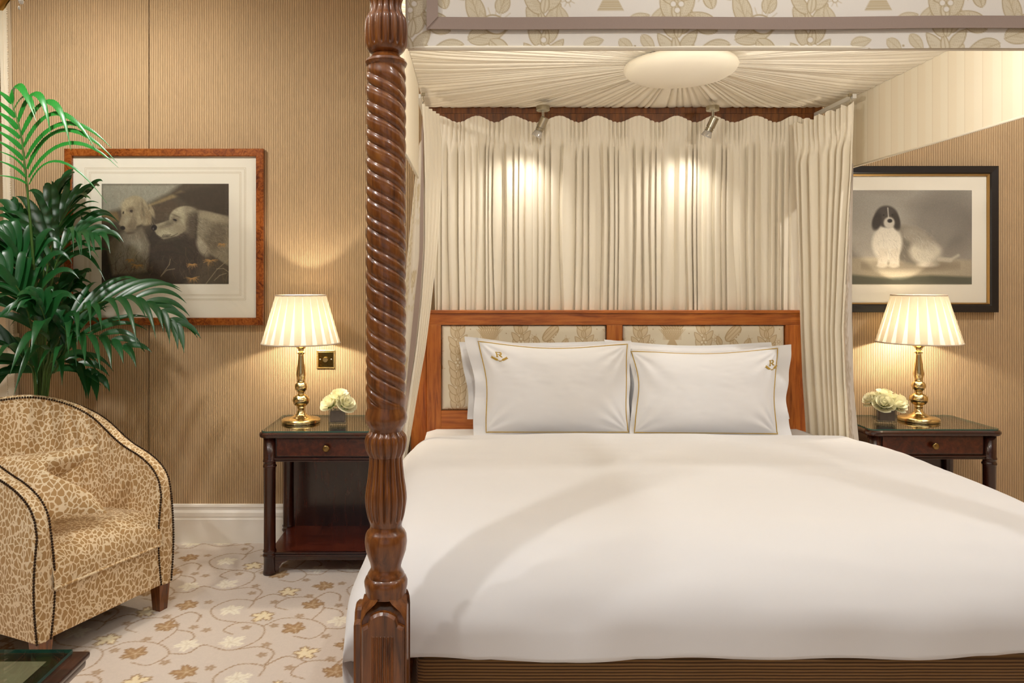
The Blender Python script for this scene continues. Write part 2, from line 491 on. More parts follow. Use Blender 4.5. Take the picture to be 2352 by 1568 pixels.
# ------------------------------------------------------------------ drawing canvas (flat prints and woven patterns)
class Canvas:
    """float picture filled by drawing shapes; later stored as vertex colours on a dense sheet"""
    def __init__(s, w, h, bg, wrap=False):
        s.w, s.h, s.wrap = w, h, wrap
        s.a = np.empty((h, w, 3)); s.a[:] = np.array(bg) / 255.0
    def _blend(s, x0, x1, y0, y1, fn, col, op):
        x0, y0 = int(math.floor(x0)), int(math.floor(y0)); x1, y1 = int(math.ceil(x1)) + 1, int(math.ceil(y1)) + 1
        if not s.wrap:
            x0, y0, x1, y1 = max(0, x0), max(0, y0), min(s.w, x1), min(s.h, y1)
        if x1 <= x0 or y1 <= y0: return
        X, Y = np.meshgrid(np.arange(x0, x1) + 0.5, np.arange(y0, y1) + 0.5)
        c = np.clip(fn(X, Y), 0, 1)[..., None] * op
        ix = np.arange(x0, x1) % s.w; iy = np.arange(y0, y1) % s.h
        sub = s.a[np.ix_(iy, ix)]
        s.a[np.ix_(iy, ix)] = sub * (1 - c) + np.array(col) / 255.0 * c
    def ell(s, cx, cy, rx, ry, col, ang=0, soft=1.0, op=1.0):
        ca, sa = math.cos(ang), math.sin(ang); R = max(rx, ry) + soft + 1
        def fn(X, Y):
            u = ((X - cx) * ca + (Y - cy) * sa) / rx; v = (-(X - cx) * sa + (Y - cy) * ca) / ry
            return (1 - np.sqrt(u * u + v * v)) * min(rx, ry) / soft + 0.5
        s._blend(cx - R, cx + R, cy - R, cy + R, fn, col, op)
    def stroke(s, pts, r, col, op=1.0, soft=1.0, taper=False):
        n = len(pts) - 1
        for i in range(n):
            (ax, ay), (bx, by) = pts[i], pts[i + 1]
            rr = r * (1 - 0.8 * i / max(1, n)) if taper else r
            L2 = (bx - ax) ** 2 + (by - ay) ** 2 + 1e-9
            def fn(X, Y, ax=ax, ay=ay, bx=bx, by=by, L2=L2, rr=rr):
                t = np.clip(((X - ax) * (bx - ax) + (Y - ay) * (by - ay)) / L2, 0, 1)
                return (rr - np.hypot(X - ax - t * (bx - ax), Y - ay - t * (by - ay))) / soft + 0.5
            k = rr + soft
            s._blend(min(ax, bx) - k, max(ax, bx) + k, min(ay, by) - k, max(ay, by) + k, fn, col, op)
    def poly(s, pts, col, op=1.0, soft=1.0):
        xs = [p[0] for p in pts]; ys = [p[1] for p in pts]
        def fn(X, Y):
            ins = np.zeros(X.shape, bool); d = np.full(X.shape, 1e9); n = len(pts)
            for i in range(n):
                (ax, ay), (bx, by) = pts[i], pts[(i + 1) % n]
                L2 = (bx - ax) ** 2 + (by - ay) ** 2 + 1e-9
                t = np.clip(((X - ax) * (bx - ax) + (Y - ay) * (by - ay)) / L2, 0, 1)
                d = np.minimum(d, np.hypot(X - ax - t * (bx - ax), Y - ay - t * (by - ay)))
                if ay != by:
                    cr = ((ay > Y) != (by > Y)) & (X < (bx - ax) * (Y - ay) / (by - ay) + ax); ins ^= cr
            return np.where(ins, d, -d) / soft + 0.5
        s._blend(min(xs) - soft, max(xs) + soft, min(ys) - soft, max(ys) + soft, fn, col, op)
    def leaf(s, x, y, L, W, ang, fill, line, lw=0.8, op=1.0, vein=True, hatch=0):
        """pointed leaf from base (x,y) along ang"""
        ca, sa = math.cos(ang), math.sin(ang)
        def loc(X, Y):
            u = (X - x) * ca + (Y - y) * sa; v = -(X - x) * sa + (Y - y) * ca
            t = np.clip(u / L, 0.0, 1.0)
            w = W * np.sin(PI * t ** 0.8) ** 0.75
            e = np.where(u < 0, -np.hypot(u, v), np.where(u > L, -np.hypot(u - L, v), w - np.abs(v)))
            return u, v, e
        def ffill(X, Y):
            u, v, e = loc(X, Y); return e + 0.5
        def fline(X, Y):
            u, v, e = loc(X, Y); c = (lw - np.abs(e)) + 0.5
            if vein: c = np.maximum(c, np.where(e > 0, lw * 0.7 - np.abs(v) + 0.5, 0))
            if hatch: c = np.maximum(c, np.where(e > 0, (np.sin((u + np.abs(v) * 0.8) * hatch) - 0.2) * 0.6, 0))
            return c
        R = L + W
        if fill is not None: s._blend(x - R, x + R, y - R, y + R, ffill, fill, op)
        if line is not None: s._blend(x - R, x + R, y - R, y + R, fline, line, op)
    def grain(s, amp, seed, sx=1, sy=1):
        r = np.random.RandomState(seed).normal(0, amp, (s.h // sy + 1, s.w // sx + 1))
        s.a = np.clip(s.a * (1 + np.kron(r, np.ones((sy, sx)))[:s.h, :s.w, None]), 0, 1)
    def lin(s):
        a = np.clip(s.a, 0, 1)
        return np.where(a <= 0.04045, a / 12.92, ((a + 0.055) / 1.055) ** 2.4)

# ================================================================== the room
WY = 3.68                      # back wall
XL, XR, YF, ZC = -3.2, 3.6, -2.3, 2.75
SEAM = (343 - VX) * WY / F
def struct(name, geo, mat, smooth=False, parent=None):
    o = obj(name, geo, mat, parent, smooth)
    if parent is None: o['kind'] = 'structure'
    return o
wb = struct('wall_back', merge(box(SEAM, XR, WY, WY + 0.1, 0, ZC)), M['wall'])
struct('fabric_panel', box(XL, SEAM - 0.005, WY + 0.003, WY + 0.1, 0, ZC), M['wall'], parent=wb)
struct('wall_left', box(XL - 0.1, XL, YF - 0.1, WY + 0.1, 0, ZC), M['wall'])
struct('wall_right', box(XR, XR + 0.1, YF - 0.1, WY + 0.1, 0, ZC), M['wall'])
# wall behind the camera with a window opening
wx0, wx1, wz0, wz1 = -1.95, 1.55, 0.55, 2.55
struct('wall_front', merge(box(XL, wx0, YF - 0.1, YF, 0, ZC), box(wx1, XR, YF - 0.1, YF, 0, ZC),
                           box(wx0, wx1, YF - 0.1, YF, 0, wz0), box(wx0, wx1, YF - 0.1, YF, wz1, ZC)), M['plaster'])
struct('window_1', merge(box(wx0, wx0 + 0.06, YF - 0.08, YF, wz0, wz1), box(wx1 - 0.06, wx1, YF - 0.08, YF, wz0, wz1),
                         box(wx0, wx1, YF - 0.08, YF, wz0, wz0 + 0.06), box(wx0, wx1, YF - 0.08, YF, wz1 - 0.06, wz1),
                         box(-0.23, -0.17, YF - 0.08, YF, wz0, wz1)), M['white_paint'])
struct('ceiling', box(XL, XR, YF, WY + 0.1, ZC, ZC + 0.1), M['plaster'])
# baseboard with a stepped profile
prof = [(0.0, 0.0), (0.022, 0.0), (0.022, 0.118), (0.017, 0.122), (0.017, 0.128), (0.020, 0.132), (0.019, 0.150), (0.012, 0.162), (0.012, 0.172), (0.016, 0.178), (0.014, 0.188), (0.0, 0.190)]
V, Fc = [], []
for x in (XL, XR):
    V += [(x, WY - d, z) for d, z in prof]
k = len(prof)
Fc = [(i, (i + 1) % k, k + (i + 1) % k, k + i) for i in range(k)]
struct('baseboard_back', (V, Fc), M['white_paint'])

# ------------------------------------------------------------------ carpet: woven leaf pattern
def carpet_tile(N, size):
    c = Canvas(N, N, (225, 214, 204), wrap=True)
    k = N / size
    r = np.random.RandomState(3)
    BR, BR2, WH, CR = (162, 126, 88), (184, 150, 110), (250, 244, 228), (246, 232, 196)
    def vine(pts, rad=0.0022):
        q = [Vector((p[0], p[1], 0)) for p in pts]
        q = smooth_pts(q, 26)
        c.stroke([(p.x * k, p.y * k) for p in q], rad * k, BR, 0.75, 1.0)
    def maple(x, y, R, ang, fill, line, veins):
        pts = []
        for i in range(90):
            th = 2 * PI * i / 90
            lobe = abs(math.cos(2.5 * th)) ** 0.8
            rr = R * (0.40 + 0.60 * lobe * (0.72 + 0.28 * math.cos(th))) * (1 + 0.12 * math.sin(17 * th) + 0.07 * math.sin(29 * th + 1))
            pts.append(((x + rr * math.cos(th + ang)) * k, (y + rr * math.sin(th + ang)) * k))
        if fill is not None: c.poly(pts, fill, 1.0, 1.0)
        if line is not None:
            for i in range(0, 90): c.stroke([pts[i], pts[(i + 1) % 90]], 0.0016 * k, line, 0.8, 1.0)
        for j in range(5):
            a = ang + j * 2 * PI / 5
            c.stroke([(x * k, y * k), ((x + 0.75 * R * math.cos(a)) * k, (y + 0.75 * R * math.sin(a)) * k)], 0.0018 * k, veins, 0.8)
    s = size
    vine([(0.02, 0.10), (0.10, 0.03), (0.20, 0.08), (0.22, 0.18), (0.14, 0.24), (0.08, 0.20), (0.11, 0.15)])
    vine([(0.22, 0.18), (0.30, 0.22), (0.40, 0.17), (0.44, 0.08), (0.38, 0.02), (0.32, 0.06)])
    vine([(0.40, 0.17), (0.46, 0.26), (0.44, 0.36), (0.34, 0.40), (0.28, 0.34), (0.32, 0.29)])
    vine([(0.14, 0.24), (0.06, 0.30), (0.04, 0.40), (0.12, 0.46), (0.20, 0.42), (0.18, 0.36)])
    vine([(0.34, 0.40), (0.28, 0.46), (0.20, 0.42)])
    vine([(0.44, 0.36), (0.50, 0.40), (0.54, 0.36), (0.53, 0.30)]); vine([(0.44, 0.08), (0.50, 0.06), (0.54, 0.10), (0.56, 0.10)]); vine([(0.46, 0.26), (0.51, 0.22), (0.52, 0.17), (0.49, 0.15)])
    vine([(0.20, 0.42), (0.24, 0.50), (0.20, 0.56), (0.12, 0.57)])
    maple(0.10, 0.09, 0.056, 0.5, WH, None, (226, 214, 194))
    maple(0.33, 0.12, 0.052, 2.2, BR2, BR, (222, 204, 178))
    maple(0.23, 0.27, 0.054, 3.9, CR, BR, (250, 240, 216))
    maple(0.42, 0.30, 0.050, 1.2, BR2, BR, (222, 204, 178))
    maple(0.11, 0.37, 0.056, 5.2, WH, None, (226, 214, 194))
    maple(0.34, 0.46, 0.052, 0.2, CR, BR, (250, 240, 216))
    maple(0.50, 0.47, 0.050, 2.9, BR2, BR, (222, 204, 178))
    maple(0.50, 0.13, 0.052, 4.4, WH, None, (226, 214, 194))
    for (x, y) in ((0.22, 0.03), (0.26, 0.17), (0.02, 0.22), (0.36, 0.22), (0.20, 0.50), (0.03, 0.47), (0.28, 0.38), (0.42, 0.39), (0.43, 0.02), (0.52, 0.26), (0.16, 0.19)):
        for j in range(5):
            a = j * 2 * PI / 5 + x * 40
            c.ell((x + 0.011 * math.cos(a)) * k, (y + 0.011 * math.sin(a)) * k, 0.0085 * k, 0.006 * k, BR, a, 1.0, 0.6)
    return c
TS, TN = 0.54, 120
tile = carpet_tile(TN, TS).lin()
gx0, gx1, gy0, gy1, st = -2.45, -0.05, 0.95, WY, TS / TN
nu, nv = int((gx1 - gx0) / st) + 1, int((gy1 - gy0) / st) + 1
xs = np.linspace(gx0, gx1, nu); ys = np.linspace(gy0, gy1, nv)
XX, YY = np.meshgrid(xs, ys)
ang = 0.35
ui = ((XX * math.cos(ang) + YY * math.sin(ang)) / st).astype(int) % TN
vi = ((-XX * math.sin(ang) + YY * math.cos(ang)) / st).astype(int) % TN
colr = tile[vi, ui]
cv = np.stack([XX, YY, np.zeros_like(XX)], -1)
fl = grid_obj('floor', cv, nu, nv, M['carpet'], None, colr, False)
fl['kind'] = 'structure'
# the plain surround of the same carpet, joined to the same floor
bm = bmesh.new(); bm.from_mesh(fl.data)
cl = bm.verts.layers.float_color['Col']; bc = tuple(tile.reshape(-1, 3).mean(0)) + (1,)
for (a, b, c_, d) in ((XL, gx0, YF, WY), (gx1, XR, YF, WY), (gx0, gx1, YF, gy0)):
    vs = [bm.verts.new(p) for p in ((a, c_, 0), (b, c_, 0), (b, d, 0), (a, d, 0))]
    for v in vs: v[cl] = bc
    bm.faces.new(vs)
bm.to_mesh(fl.data); bm.free()

# ------------------------------------------------------------------ toile print shared by valance, headboard and curtain borders
def toile(u0, u1, v0, v1, res, cx0, bg=(242, 235, 224), ink=(204, 186, 150), tint=(228, 216, 190), line=(188, 167, 128)):
    """draws the repeating print; u to the right, v upward, metres; garland columns at cx0 + k*0.30"""
    w, h = max(2, int(round((u1 - u0) / res)) + 1), max(2, int(round((v1 - v0) / res)) + 1)
    c = Canvas(w, h, bg)
    X = lambda u: (u - u0) / res
    Y = lambda v: (v1 - v) / res
    m = 1.0 / res
    lw = max(0.6, 0.0011 * m)
    def leaf(u, v, L, W, a, f=tint, l=line, **kw): c.leaf(X(u), Y(v), L * m, W * m, -a, f, l, lw, **kw)
    hk = 2 * PI / (0.0048 * m) if res < 0.0022 else 0
    k0, k1 = int(math.floor((u0 - cx0) / 0.30)) - 1, int(math.ceil((u1 - cx0) / 0.30)) + 1
    for k in range(k0, k1 + 1):
        u = cx0 + k * 0.30
        # leafy garland
        j = int(math.floor(v0 / 0.038)) - 2
        while j * 0.038 < v1 + 0.1:
            v = j * 0.038 + (0.02 if k % 2 else 0)
            leaf(u - 0.007, v, 0.060, 0.0135, 2.00 + 0.12 * (j % 3), hatch=hk, vein=False)
            leaf(u + 0.007, v + 0.008, 0.060, 0.0135, 1.14 - 0.12 * (j % 3), hatch=hk, vein=False)
            leaf(u, v, 0.044, 0.0095, PI / 2 + 0.15 * ((j % 2) * 2 - 1), tint, vein=True)
            if j % 6 == (2 if k % 2 else 0):
                for (a, b) in ((0, 0.016), (-0.009, 0.0), (0.009, 0.0), (0, -0.014)):
                    c.ell(X(u + a), Y(v + b), 0.0078 * m, 0.0078 * m, line, 0, 1.0)
                    c.ell(X(u + a), Y(v + b), 0.0062 * m, 0.0062 * m, bg, 0, 1.0)
            j += 1
        # motif to the right of the column
        um = u + 0.15
        jv = int(math.floor(v0 / 0.46)) - 1
        while jv * 0.46 < v1 + 0.3:
            vb = jv * 0.46 + (0.0 if k % 2 else 0.45)
            if k % 2:
                # seed-pod bush
                for (a, b, L, W, an) in ((-0.06, 0.02, 0.075, 0.022, 2.6), (0.01, 0.03, 0.09, 0.02, 1.9), (-0.02, 0.0, 0.10, 0.024, 0.35), (0.03, 0.0, 0.06, 0.018, -0.7),
                                         (-0.03, -0.01, 0.085, 0.022, 3.5), (0.05, 0.06, 0.05, 0.016, 1.2), (-0.07, 0.07, 0.05, 0.014, 1.9)):
                    leaf(um + a, vb + b, L, W, an, tint, line, hatch=hk)
                    for q in range(6):
                        aa = an + 0.5 * (1 if q % 2 else -1); t0 = 0.2 + 0.13 * q
                        x0, y0 = um + a + L * t0 * math.cos(an), vb + b + L * t0 * math.sin(an)
                        c.stroke([(X(x0), Y(y0)), (X(x0 + 0.022 * math.cos(aa)), Y(y0 + 0.022 * math.sin(aa)))], lw * 0.7, ink, 0.8)
                c.ell(X(um + 0.04), Y(vb + 0.035), 0.028 * m, 0.022 * m, line, 0.4, 1.0); c.ell(X(um + 0.04), Y(vb + 0.035), 0.025 * m, 0.019 * m, bg, 0.4, 1.0)
                for q in range(7):
                    aa = 0.3 + q * 0.4
                    c.stroke([(X(um + 0.04 + 0.028 * math.cos(aa)), Y(vb + 0.035 + 0.022 * math.sin(aa))), (X(um + 0.04 + 0.046 * math.cos(aa)), Y(vb + 0.035 + 0.04 * math.sin(aa)))], lw * 0.7, ink, 0.8)
                # pod
                c.ell(X(um - 0.01), Y(vb + 0.13), 0.05 * m, 0.026 * m, line, -0.8, 1.0); c.ell(X(um - 0.01), Y(vb + 0.13), 0.046 * m, 0.022 * m, tint, -0.8, 1.0)
                for q in (-0.5, 0, 0.5):
                    c.stroke([(X(um - 0.04 + 0.02 * q), Y(vb + 0.10 - 0.02 * q)), (X(um + 0.02 + 0.02 * q), Y(vb + 0.16 - 0.02 * q))], lw * 0.8, line, 0.9)
                for q in range(5):
                    c.ell(X(um + 0.0 + 0.011 * q), Y(vb + 0.105 + 0.011 * q), 0.004 * m, 0.004 * m, bg, 0, 1.0)
            else:
                # footed basket, sprigs round it
                c.poly([(X(um - 0.055), Y(vb + 0.16)), (X(um - 0.03), Y(vb + 0.11)), (X(um + 0.03), Y(vb + 0.11)), (X(um + 0.055), Y(vb + 0.16))], tint)
                for q in range(-5, 6):
                    c.stroke([(X(um + 0.010 * q - 0.012), Y(vb + 0.16)), (X(um + 0.006 * q + 0.012), Y(vb + 0.11))], lw * 0.6, line, 0.8)
                    c.stroke([(X(um + 0.010 * q + 0.012), Y(vb + 0.16)), (X(um + 0.006 * q - 0.012), Y(vb + 0.11))], lw * 0.6, line, 0.8)
                for q in range(7): leaf(um - 0.03 + 0.01 * q, vb + 0.16, 0.045, 0.009, 2.3 - 0.25 * q)
                c.poly([(X(um - 0.03), Y(vb + 0.075)), (X(um - 0.012), Y(vb + 0.11)), (X(um + 0.012), Y(vb + 0.11)), (X(um + 0.03), Y(vb + 0.075))], ink)
                for q in range(-3, 4): c.stroke([(X(um - 0.026), Y(vb + 0.092 + 0.005 * q)), (X(um + 0.026), Y(vb + 0.092 + 0.005 * q))], lw * 0.5, bg, 0.6)
                for (a, b, L, an) in ((-0.10, 0.04, 0.05, 1.9), (0.09, 0.04, 0.06, 0.9), (-0.06, 0.0, 0.045, 0.2), (0.02, 0.01, 0.04, -0.7), (0.07, 0.02, 0.045, -0.9), (0.04, 0.05, 0.05, 0.3)):
                    leaf(um + a, vb + b, L, 0.012, an, tint, ink, hatch=hk)
                for (a, b) in ((-0.02, -0.012), (0.055, -0.005), (0.08, 0.14), (-0.09, 0.16)):
                    c.ell(X(um + a), Y(vb + b), 0.0024 * m, 0.0024 * m, line, 0, 1.0)
            # little sunburst between
            su, sv = u + 0.055, vb + 0.10
            for q in range(8):
                aa = q * PI / 4 + 0.3
                c.stroke([(X(su + 0.007 * math.cos(aa)), Y(sv + 0.007 * math.sin(aa))), (X(su + 0.016 * math.cos(aa)), Y(sv + 0.016 * math.sin(aa)))], lw * 0.6, ink, 0.9)
            c.ell(X(su), Y(sv), 0.007 * m, 0.007 * m, line, 0, 1.0); c.ell(X(su), Y(sv), 0.0052 * m, 0.0052 * m, bg, 0, 1.0)
            jv += 1
    return c, w, h

# ================================================================== the four-poster bed
BX0, BX1, BY0, BY1 = -0.186, 1.672, 1.63, 3.56      # post centres
bed = thing('four_poster_bed', (0.743, 2.6, 0), 'carved mahogany four-poster bed with patterned canopy and panelled headboard', 'bed')
K = BY0 / F                                            # metres per pixel at the near post
Z = lambda py: CH - (py - VY) * K
def post_near(cx, cy):
    # turned rings, bulbs and square plinth
    def pr(lst): return [(r * K, Z(y)) for y, r in lst]
    rings = lathe(pr([(156, 42), (152, 46), (146, 48.5), (140, 46), (136, 38), (130, 33), (124, 30)])[::1], (cx, cy, 0), 40)
    mid = lathe(pr([(1000, 38), (988, 36), (984, 37), (978, 40), (970, 46), (958, 48.5), (946, 46.5), (938, 44), (932, 43)]), (cx, cy, 0), 40)
    low = lathe(pr([(1362, 46), (1356, 47), (1350, 47), (1342, 49), (1332, 49.5), (1324, 46.5), (1320, 42), (1316, 42), (1312, 40), (1304, 35), (1298, 34.5), (1288, 37),
                    (1262, 46), (1242, 48.5), (1226, 47), (1218, 43), (1213, 37.5), (1206, 36), (1198, 36)]), (cx, cy, 0), 40)
    # plinth: octagonal-chamfered shoulders above a square block
    h = 0.0495
    pl = []
    for (z, half, ch) in ((0.0, h, 0.003), (Z(1404), h, 0.003), (Z(1384), h * 0.99, 0.012), (Z(1366), h * 0.97, 0.030), (Z(1358), h * 0.93, 0.034)):
        pl += [(cx + a * half - b * ch, cy + c * half - d * ch, z) for (a, b, c, d) in
               ((-1, 0, -1, -1), (-1, -1, -1, 0), (-1, -1, 1, 0), (-1, 0, 1, 1), (1, 0, 1, 1), (1, 1, 1, 0), (1, 1, -1, 0), (1, 0, -1, -1))]
    pf = []
    for j in range(4):
        pf += [(j * 8 + i, j * 8 + (i + 1) % 8, (j + 1) * 8 + (i + 1) % 8, (j + 1) * 8 + i) for i in range(8)]
    pf += [tuple(range(8))[::-1], tuple(range(32, 40))]
    post = obj('post', (pl, pf), M['maho'], bed, True, angle=38)
    obj('collar_ring', rings, M['maho'], post, True, angle=38)
    obj('ring_turning', mid, M['maho'], post, True, angle=38)
    obj('bulb_turning', low, M['maho'], post, True, angle=38)
    # rope-twist shaft
    z0, z1 = Z(940), Z(154); ns, na = 420, 72
    A = np.linspace(0, 2 * PI, na, endpoint=False); zz = np.linspace(z0, z1, ns)
    AA, ZZ = np.meshgrid(A, zz)
    per = 65 * K
    t = (2 * (AA) / (2 * PI) * 1.0 - (ZZ - z0) / per * -1.0)
    t = (2 * AA / (2 * PI) + (ZZ - z0) / per) % 1.0
    broad = np.sqrt(np.clip(1 - (np.abs((t - 0.29) / 0.30)) ** 2.4, 0, 1))
    notch = 0.13 * np.exp(-((t - 0.40) / 0.018) ** 2)
    thin = np.sqrt(np.clip(1 - (np.abs((t - 0.80) / 0.205)) ** 2.2, 0, 1)) * 0.98
    prof_ = np.maximum(broad - notch, thin)
    fade = npsm(0, 0.028, ZZ - z0) * npsm(0, 0.028, z1 - ZZ)
    rr = (37.5 + (8.8 * prof_) * fade + 5.5 * (1 - fade)) * K
    tv = np.stack([cx + rr * np.cos(AA), cy + rr * np.sin(AA), ZZ], -1)
    sh = grid_obj('twisted_shaft', tv, na, ns, M['maho'], post, wrapu=True)
    # fluted goblet at the top and fluted vase below
    def flutes(lst, nf, depth, ylo, yhi, name, sharp=0.5):
        pts = [Vector((r, y, 0)) for y, r in lst]; pts = smooth_pts(pts, 60)
        pf_ = [(p.x * K, Z(p.y)) for p in pts]
        a, b = Z(ylo), Z(yhi)
        def rf(r, th, z):
            e = sm(a, a + 0.012, z) * sm(b, b - 0.012, z) if b > a else 0
            g = abs(math.sin(th * nf / 2)) ** sharp
            return r - depth * K * e * (1 - g)
        obj(name, lathe(pf_, (cx, cy, 0), nf * 12, rf), M['maho'], post)
    flutes([(126, 30), (118, 40), (104, 47), (80, 49), (56, 48.5), (44, 46), (34, 40), (20, 36), (6, 36.5), (-4, 40), (-8, 43)], 15, 9, 114, -12, 'fluted_capital', 0.42)
    flutes([(1204, 36), (1196, 38), (1180, 43), (1150, 47.5), (1125, 46.5), (1095, 42), (1060, 38.5), (1045, 38.5)], 16, 8, 1194, 1030, 'fluted_vase', 0.42)
    flutes([(1046, 39), (1040, 42), (1030, 46), (1012, 48.5), (1000, 46), (992, 40), (986, 34)], 16, 7, 1052, 980, 'fluted_collar', 0.5)
    # upper block joining the canopy frame
    obj('top_block', merge(lathe([(43 * K, Z(-8)), (47 * K, Z(-14)), (47 * K, Z(-26)), (40 * K, Z(-34)), (40 * K, 2.24)], (cx, cy, 0), 32)), M['maho'], post)
    # raised arched panels on the outer faces, each with six reeds
    def panel(to):
        W, zt, zs = 0.0455, Z(1378), Z(1412)
        poly = [(-W, 0.0), (W, 0.0), (W, zs), (W * 0.72, zs + 0.006)]
        for i in range(9):
            a = i / 8; poly.append((W * (0.60 - 1.20 * a), zs + 0.009 + (zt - zs - 0.009) * math.sin(PI * (0.18 + 0.64 * a)) ** 0.9))
        poly += [(-W * 0.72, zs + 0.006), (-W, zs)]
        inner = [(u * 0.90, v - 0.005 if v > 0 else v) for u, v in poly]
        n = len(poly)
        Vp = [to(u, v, 0.0) for u, v in poly] + [to(u, v, 0.010) for u, v in poly] + [to(u, v, 0.0155) for u, v in inner]
        Fp = [tuple(range(n))[::-1], tuple(range(2 * n, 3 * n))]
        for b in (0, n):
            Fp += [(b + i, b + (i + 1) % n, b + n + (i + 1) % n, b + n + i) for i in range(n)]
        reeds = []
        for i in range(6):
            u = -0.020 + i * 0.008
            reeds.append(tube([to(u, 0.02, 0.0142), to(u, zs - 0.018, 0.0142), to(u, zs - 0.016, 0.0130)], [0.0034, 0.0034, 0.001], 6))
        p = obj('raised_panel', (Vp, Fp), M['maho'], post, False)
        return merge(*reeds), p
    for to in ((lambda u, v, d: (cx + u, cy - h - d, v)), (lambda u, v, d: (cx - h - d, cy + u, v))):
        g, p = panel(to)
        obj('reeding', g, M['maho'], post)
    return post
for cx in (BX0, BX1): post_near(cx, BY0)
# plain posts at the head end
for x0, x1 in ((-0.283, -0.205), (1.572, 1.65)):
    obj('rear_post', box(x0, x1, 3.525, 3.60, 0, 1.15, 0.006), M['head_v'], bed, False)
# headboard frame and two upholstered panels
HY = 3.50
hx = lambda px: (px - VX) * HY / F
hz = lambda py: CH - (py - VY) * HY / F
obj('headboard_rail', merge(box(hx(978), hx(1840), HY - 0.012, HY + 0.03, hz(719), hz(712), 0.003), box(hx(980), hx(1838), HY, HY + 0.025, hz(746), hz(718.5), 0.002)), M['head'], bed, False)
obj('headboard_rail', box(hx(1013), hx(1805), HY, HY + 0.025, 0.38, hz(943), 0.002), M['head'], bed, False)
for a, b in ((980, 1013), (1394, 1430), (1805, 1838)):
    obj('headboard_stile', box(hx(a), hx(b), HY + (0.0 if a != 1394 else 0.001), HY + 0.025, 0.2 if a != 1394 else hz(943), hz(746), 0.002), M['head_v'], bed, False)
for (a, b) in ((1013, 1394), (1430, 1805)):
    u0, u1, v0, v1 = hx(a) + 0.003, hx(b) - 0.003, hz(943) + 0.003, hz(746) - 0.003
    c, w, h = toile(u0, u1, v0, v1, 0.0024, hx(1052) if a == 1013 else hx(1472), bg=(238, 227, 203), ink=(204, 176, 132), tint=(226, 208, 174), line=(188, 158, 114))
    U, Vv = np.meshgrid(np.linspace(u0, u1, w), np.linspace(v1, v0, h))
    e = np.minimum(np.minimum(U - u0, u1 - U), np.minimum(Vv - v0, v1 - Vv))
    puff = 0.016 * np.sqrt(np.clip(1 - (1 - np.clip(e / 0.035, 0, 1)) ** 2, 0, 1))
    grid_obj('headboard_panel', np.stack([U, HY + 0.018 - puff, Vv], -1), w, h, M['toile'], bed, c.lin())
# corduroy base and rails
obj('bed_base', box(-0.13, 1.616, 1.765, 3.50, 0.06, 0.40, 0.02), M['base_cord'], bed)
for x0, x1 in ((-0.24, -0.145), (1.63, 1.725)):
    obj('side_rail', box(x0, x1, 1.69, 3.52, 0.18, 0.33, 0.006), M['head'], bed, False)

# canopy frame, valances
TZ = 2.12
obj('canopy_frame', merge(box(BX0 - 0.03, BX1 + 0.03, 1.66, 1.70, TZ, TZ + 0.06), box(BX0 - 0.03, BX1 + 0.03, 3.57, 3.61, TZ - 0.01, TZ + 0.06),
                          box(-0.219, -0.19, 1.70, 3.57, TZ + 0.03, TZ + 0.06), box(1.71, 1.735, 1.70, 3.57, TZ + 0.03, TZ + 0.06)), M['maho'], bed, False)
obj('canopy_lining_board', box(-0.22, 1.71, 1.70, 3.57, TZ + 0.045, TZ + 0.058), M['head'], bed, False)
FVY = 1.655
vx0, vx1, vz0, vz1 = (937 - VX) * FVY / F, BX1 - 0.047, CH - (112 - VY) * FVY / F, 2.22
zs_ = 2.215
c, w, h = toile(vx0, vx1, vz0, zs_, 0.0019, (1250 - VX) * FVY / F)
U, Vv = np.meshgrid(np.linspace(vx0, vx1, w), np.linspace(zs_, vz0, h))
bulge = 0.004 * np.sin((U - vx0) * 3.1) + 0.003 * np.sin((U - vx0) * 9)
fv = grid_obj('front_valance', np.stack([U, FVY + bulge, Vv], -1), w, h, M['toile'], bed, c.lin())
# the valance's upper part, back lining and rolled hem
obj('valance_lining', merge(box(vx0 + 0.002, vx1 - 0.002, FVY + 0.010, FVY + 0.016, vz0 + 0.003, vz1), box(vx0, vx1, FVY - 0.004, FVY + 0.009, zs_, vz1),
                            tube([(vx0, FVY + 0.006, vz0 + 0.003), (vx1, FVY + 0.006, vz0 + 0.003)], 0.006, 8),
                            tube([(vx0, FVY + 0.006, vz0 + 0.003), (vx0, FVY + 0.006, vz1)], 0.006, 8)), M['lining'], fv, True, angle=40)
rb0, rb1, rv0, rv1 = (980 - VX) * FVY / F, (1006 - VX) * FVY / F, CH - (68 - VY) * FVY / F, CH - (40 - VY) * FVY / F
def ribbon(poly, d): return prism(poly, 0, 1, lambda u, v, t: (u, FVY - 0.0055 - d + t * 0.003 + 0.004 * math.sin((u - vx0) * 3.1) + 0.003 * math.sin((u - vx0) * 9), v))
seg = []
NX = 40
for i in range(NX):
    a = rb0 + (vx1 - 0.04 - rb0) * i / NX; b = rb0 + (vx1 - 0.04 - rb0) * (i + 1) / NX
    a1 = max(a, rb1) if i == 0 else a
    seg.append(ribbon([(a, rv0), (b, rv0), (b, rv1), (a1, rv1)], 0.001))
obj('ribbon_border', merge(*seg), M['mauve'], fv, False)
obj('ribbon_border', ribbon([(rb0, rv0), (rb1, rv1), (rb1, 2.2), (rb0, 2.2)], 0.003), M['mauve'], fv, False)
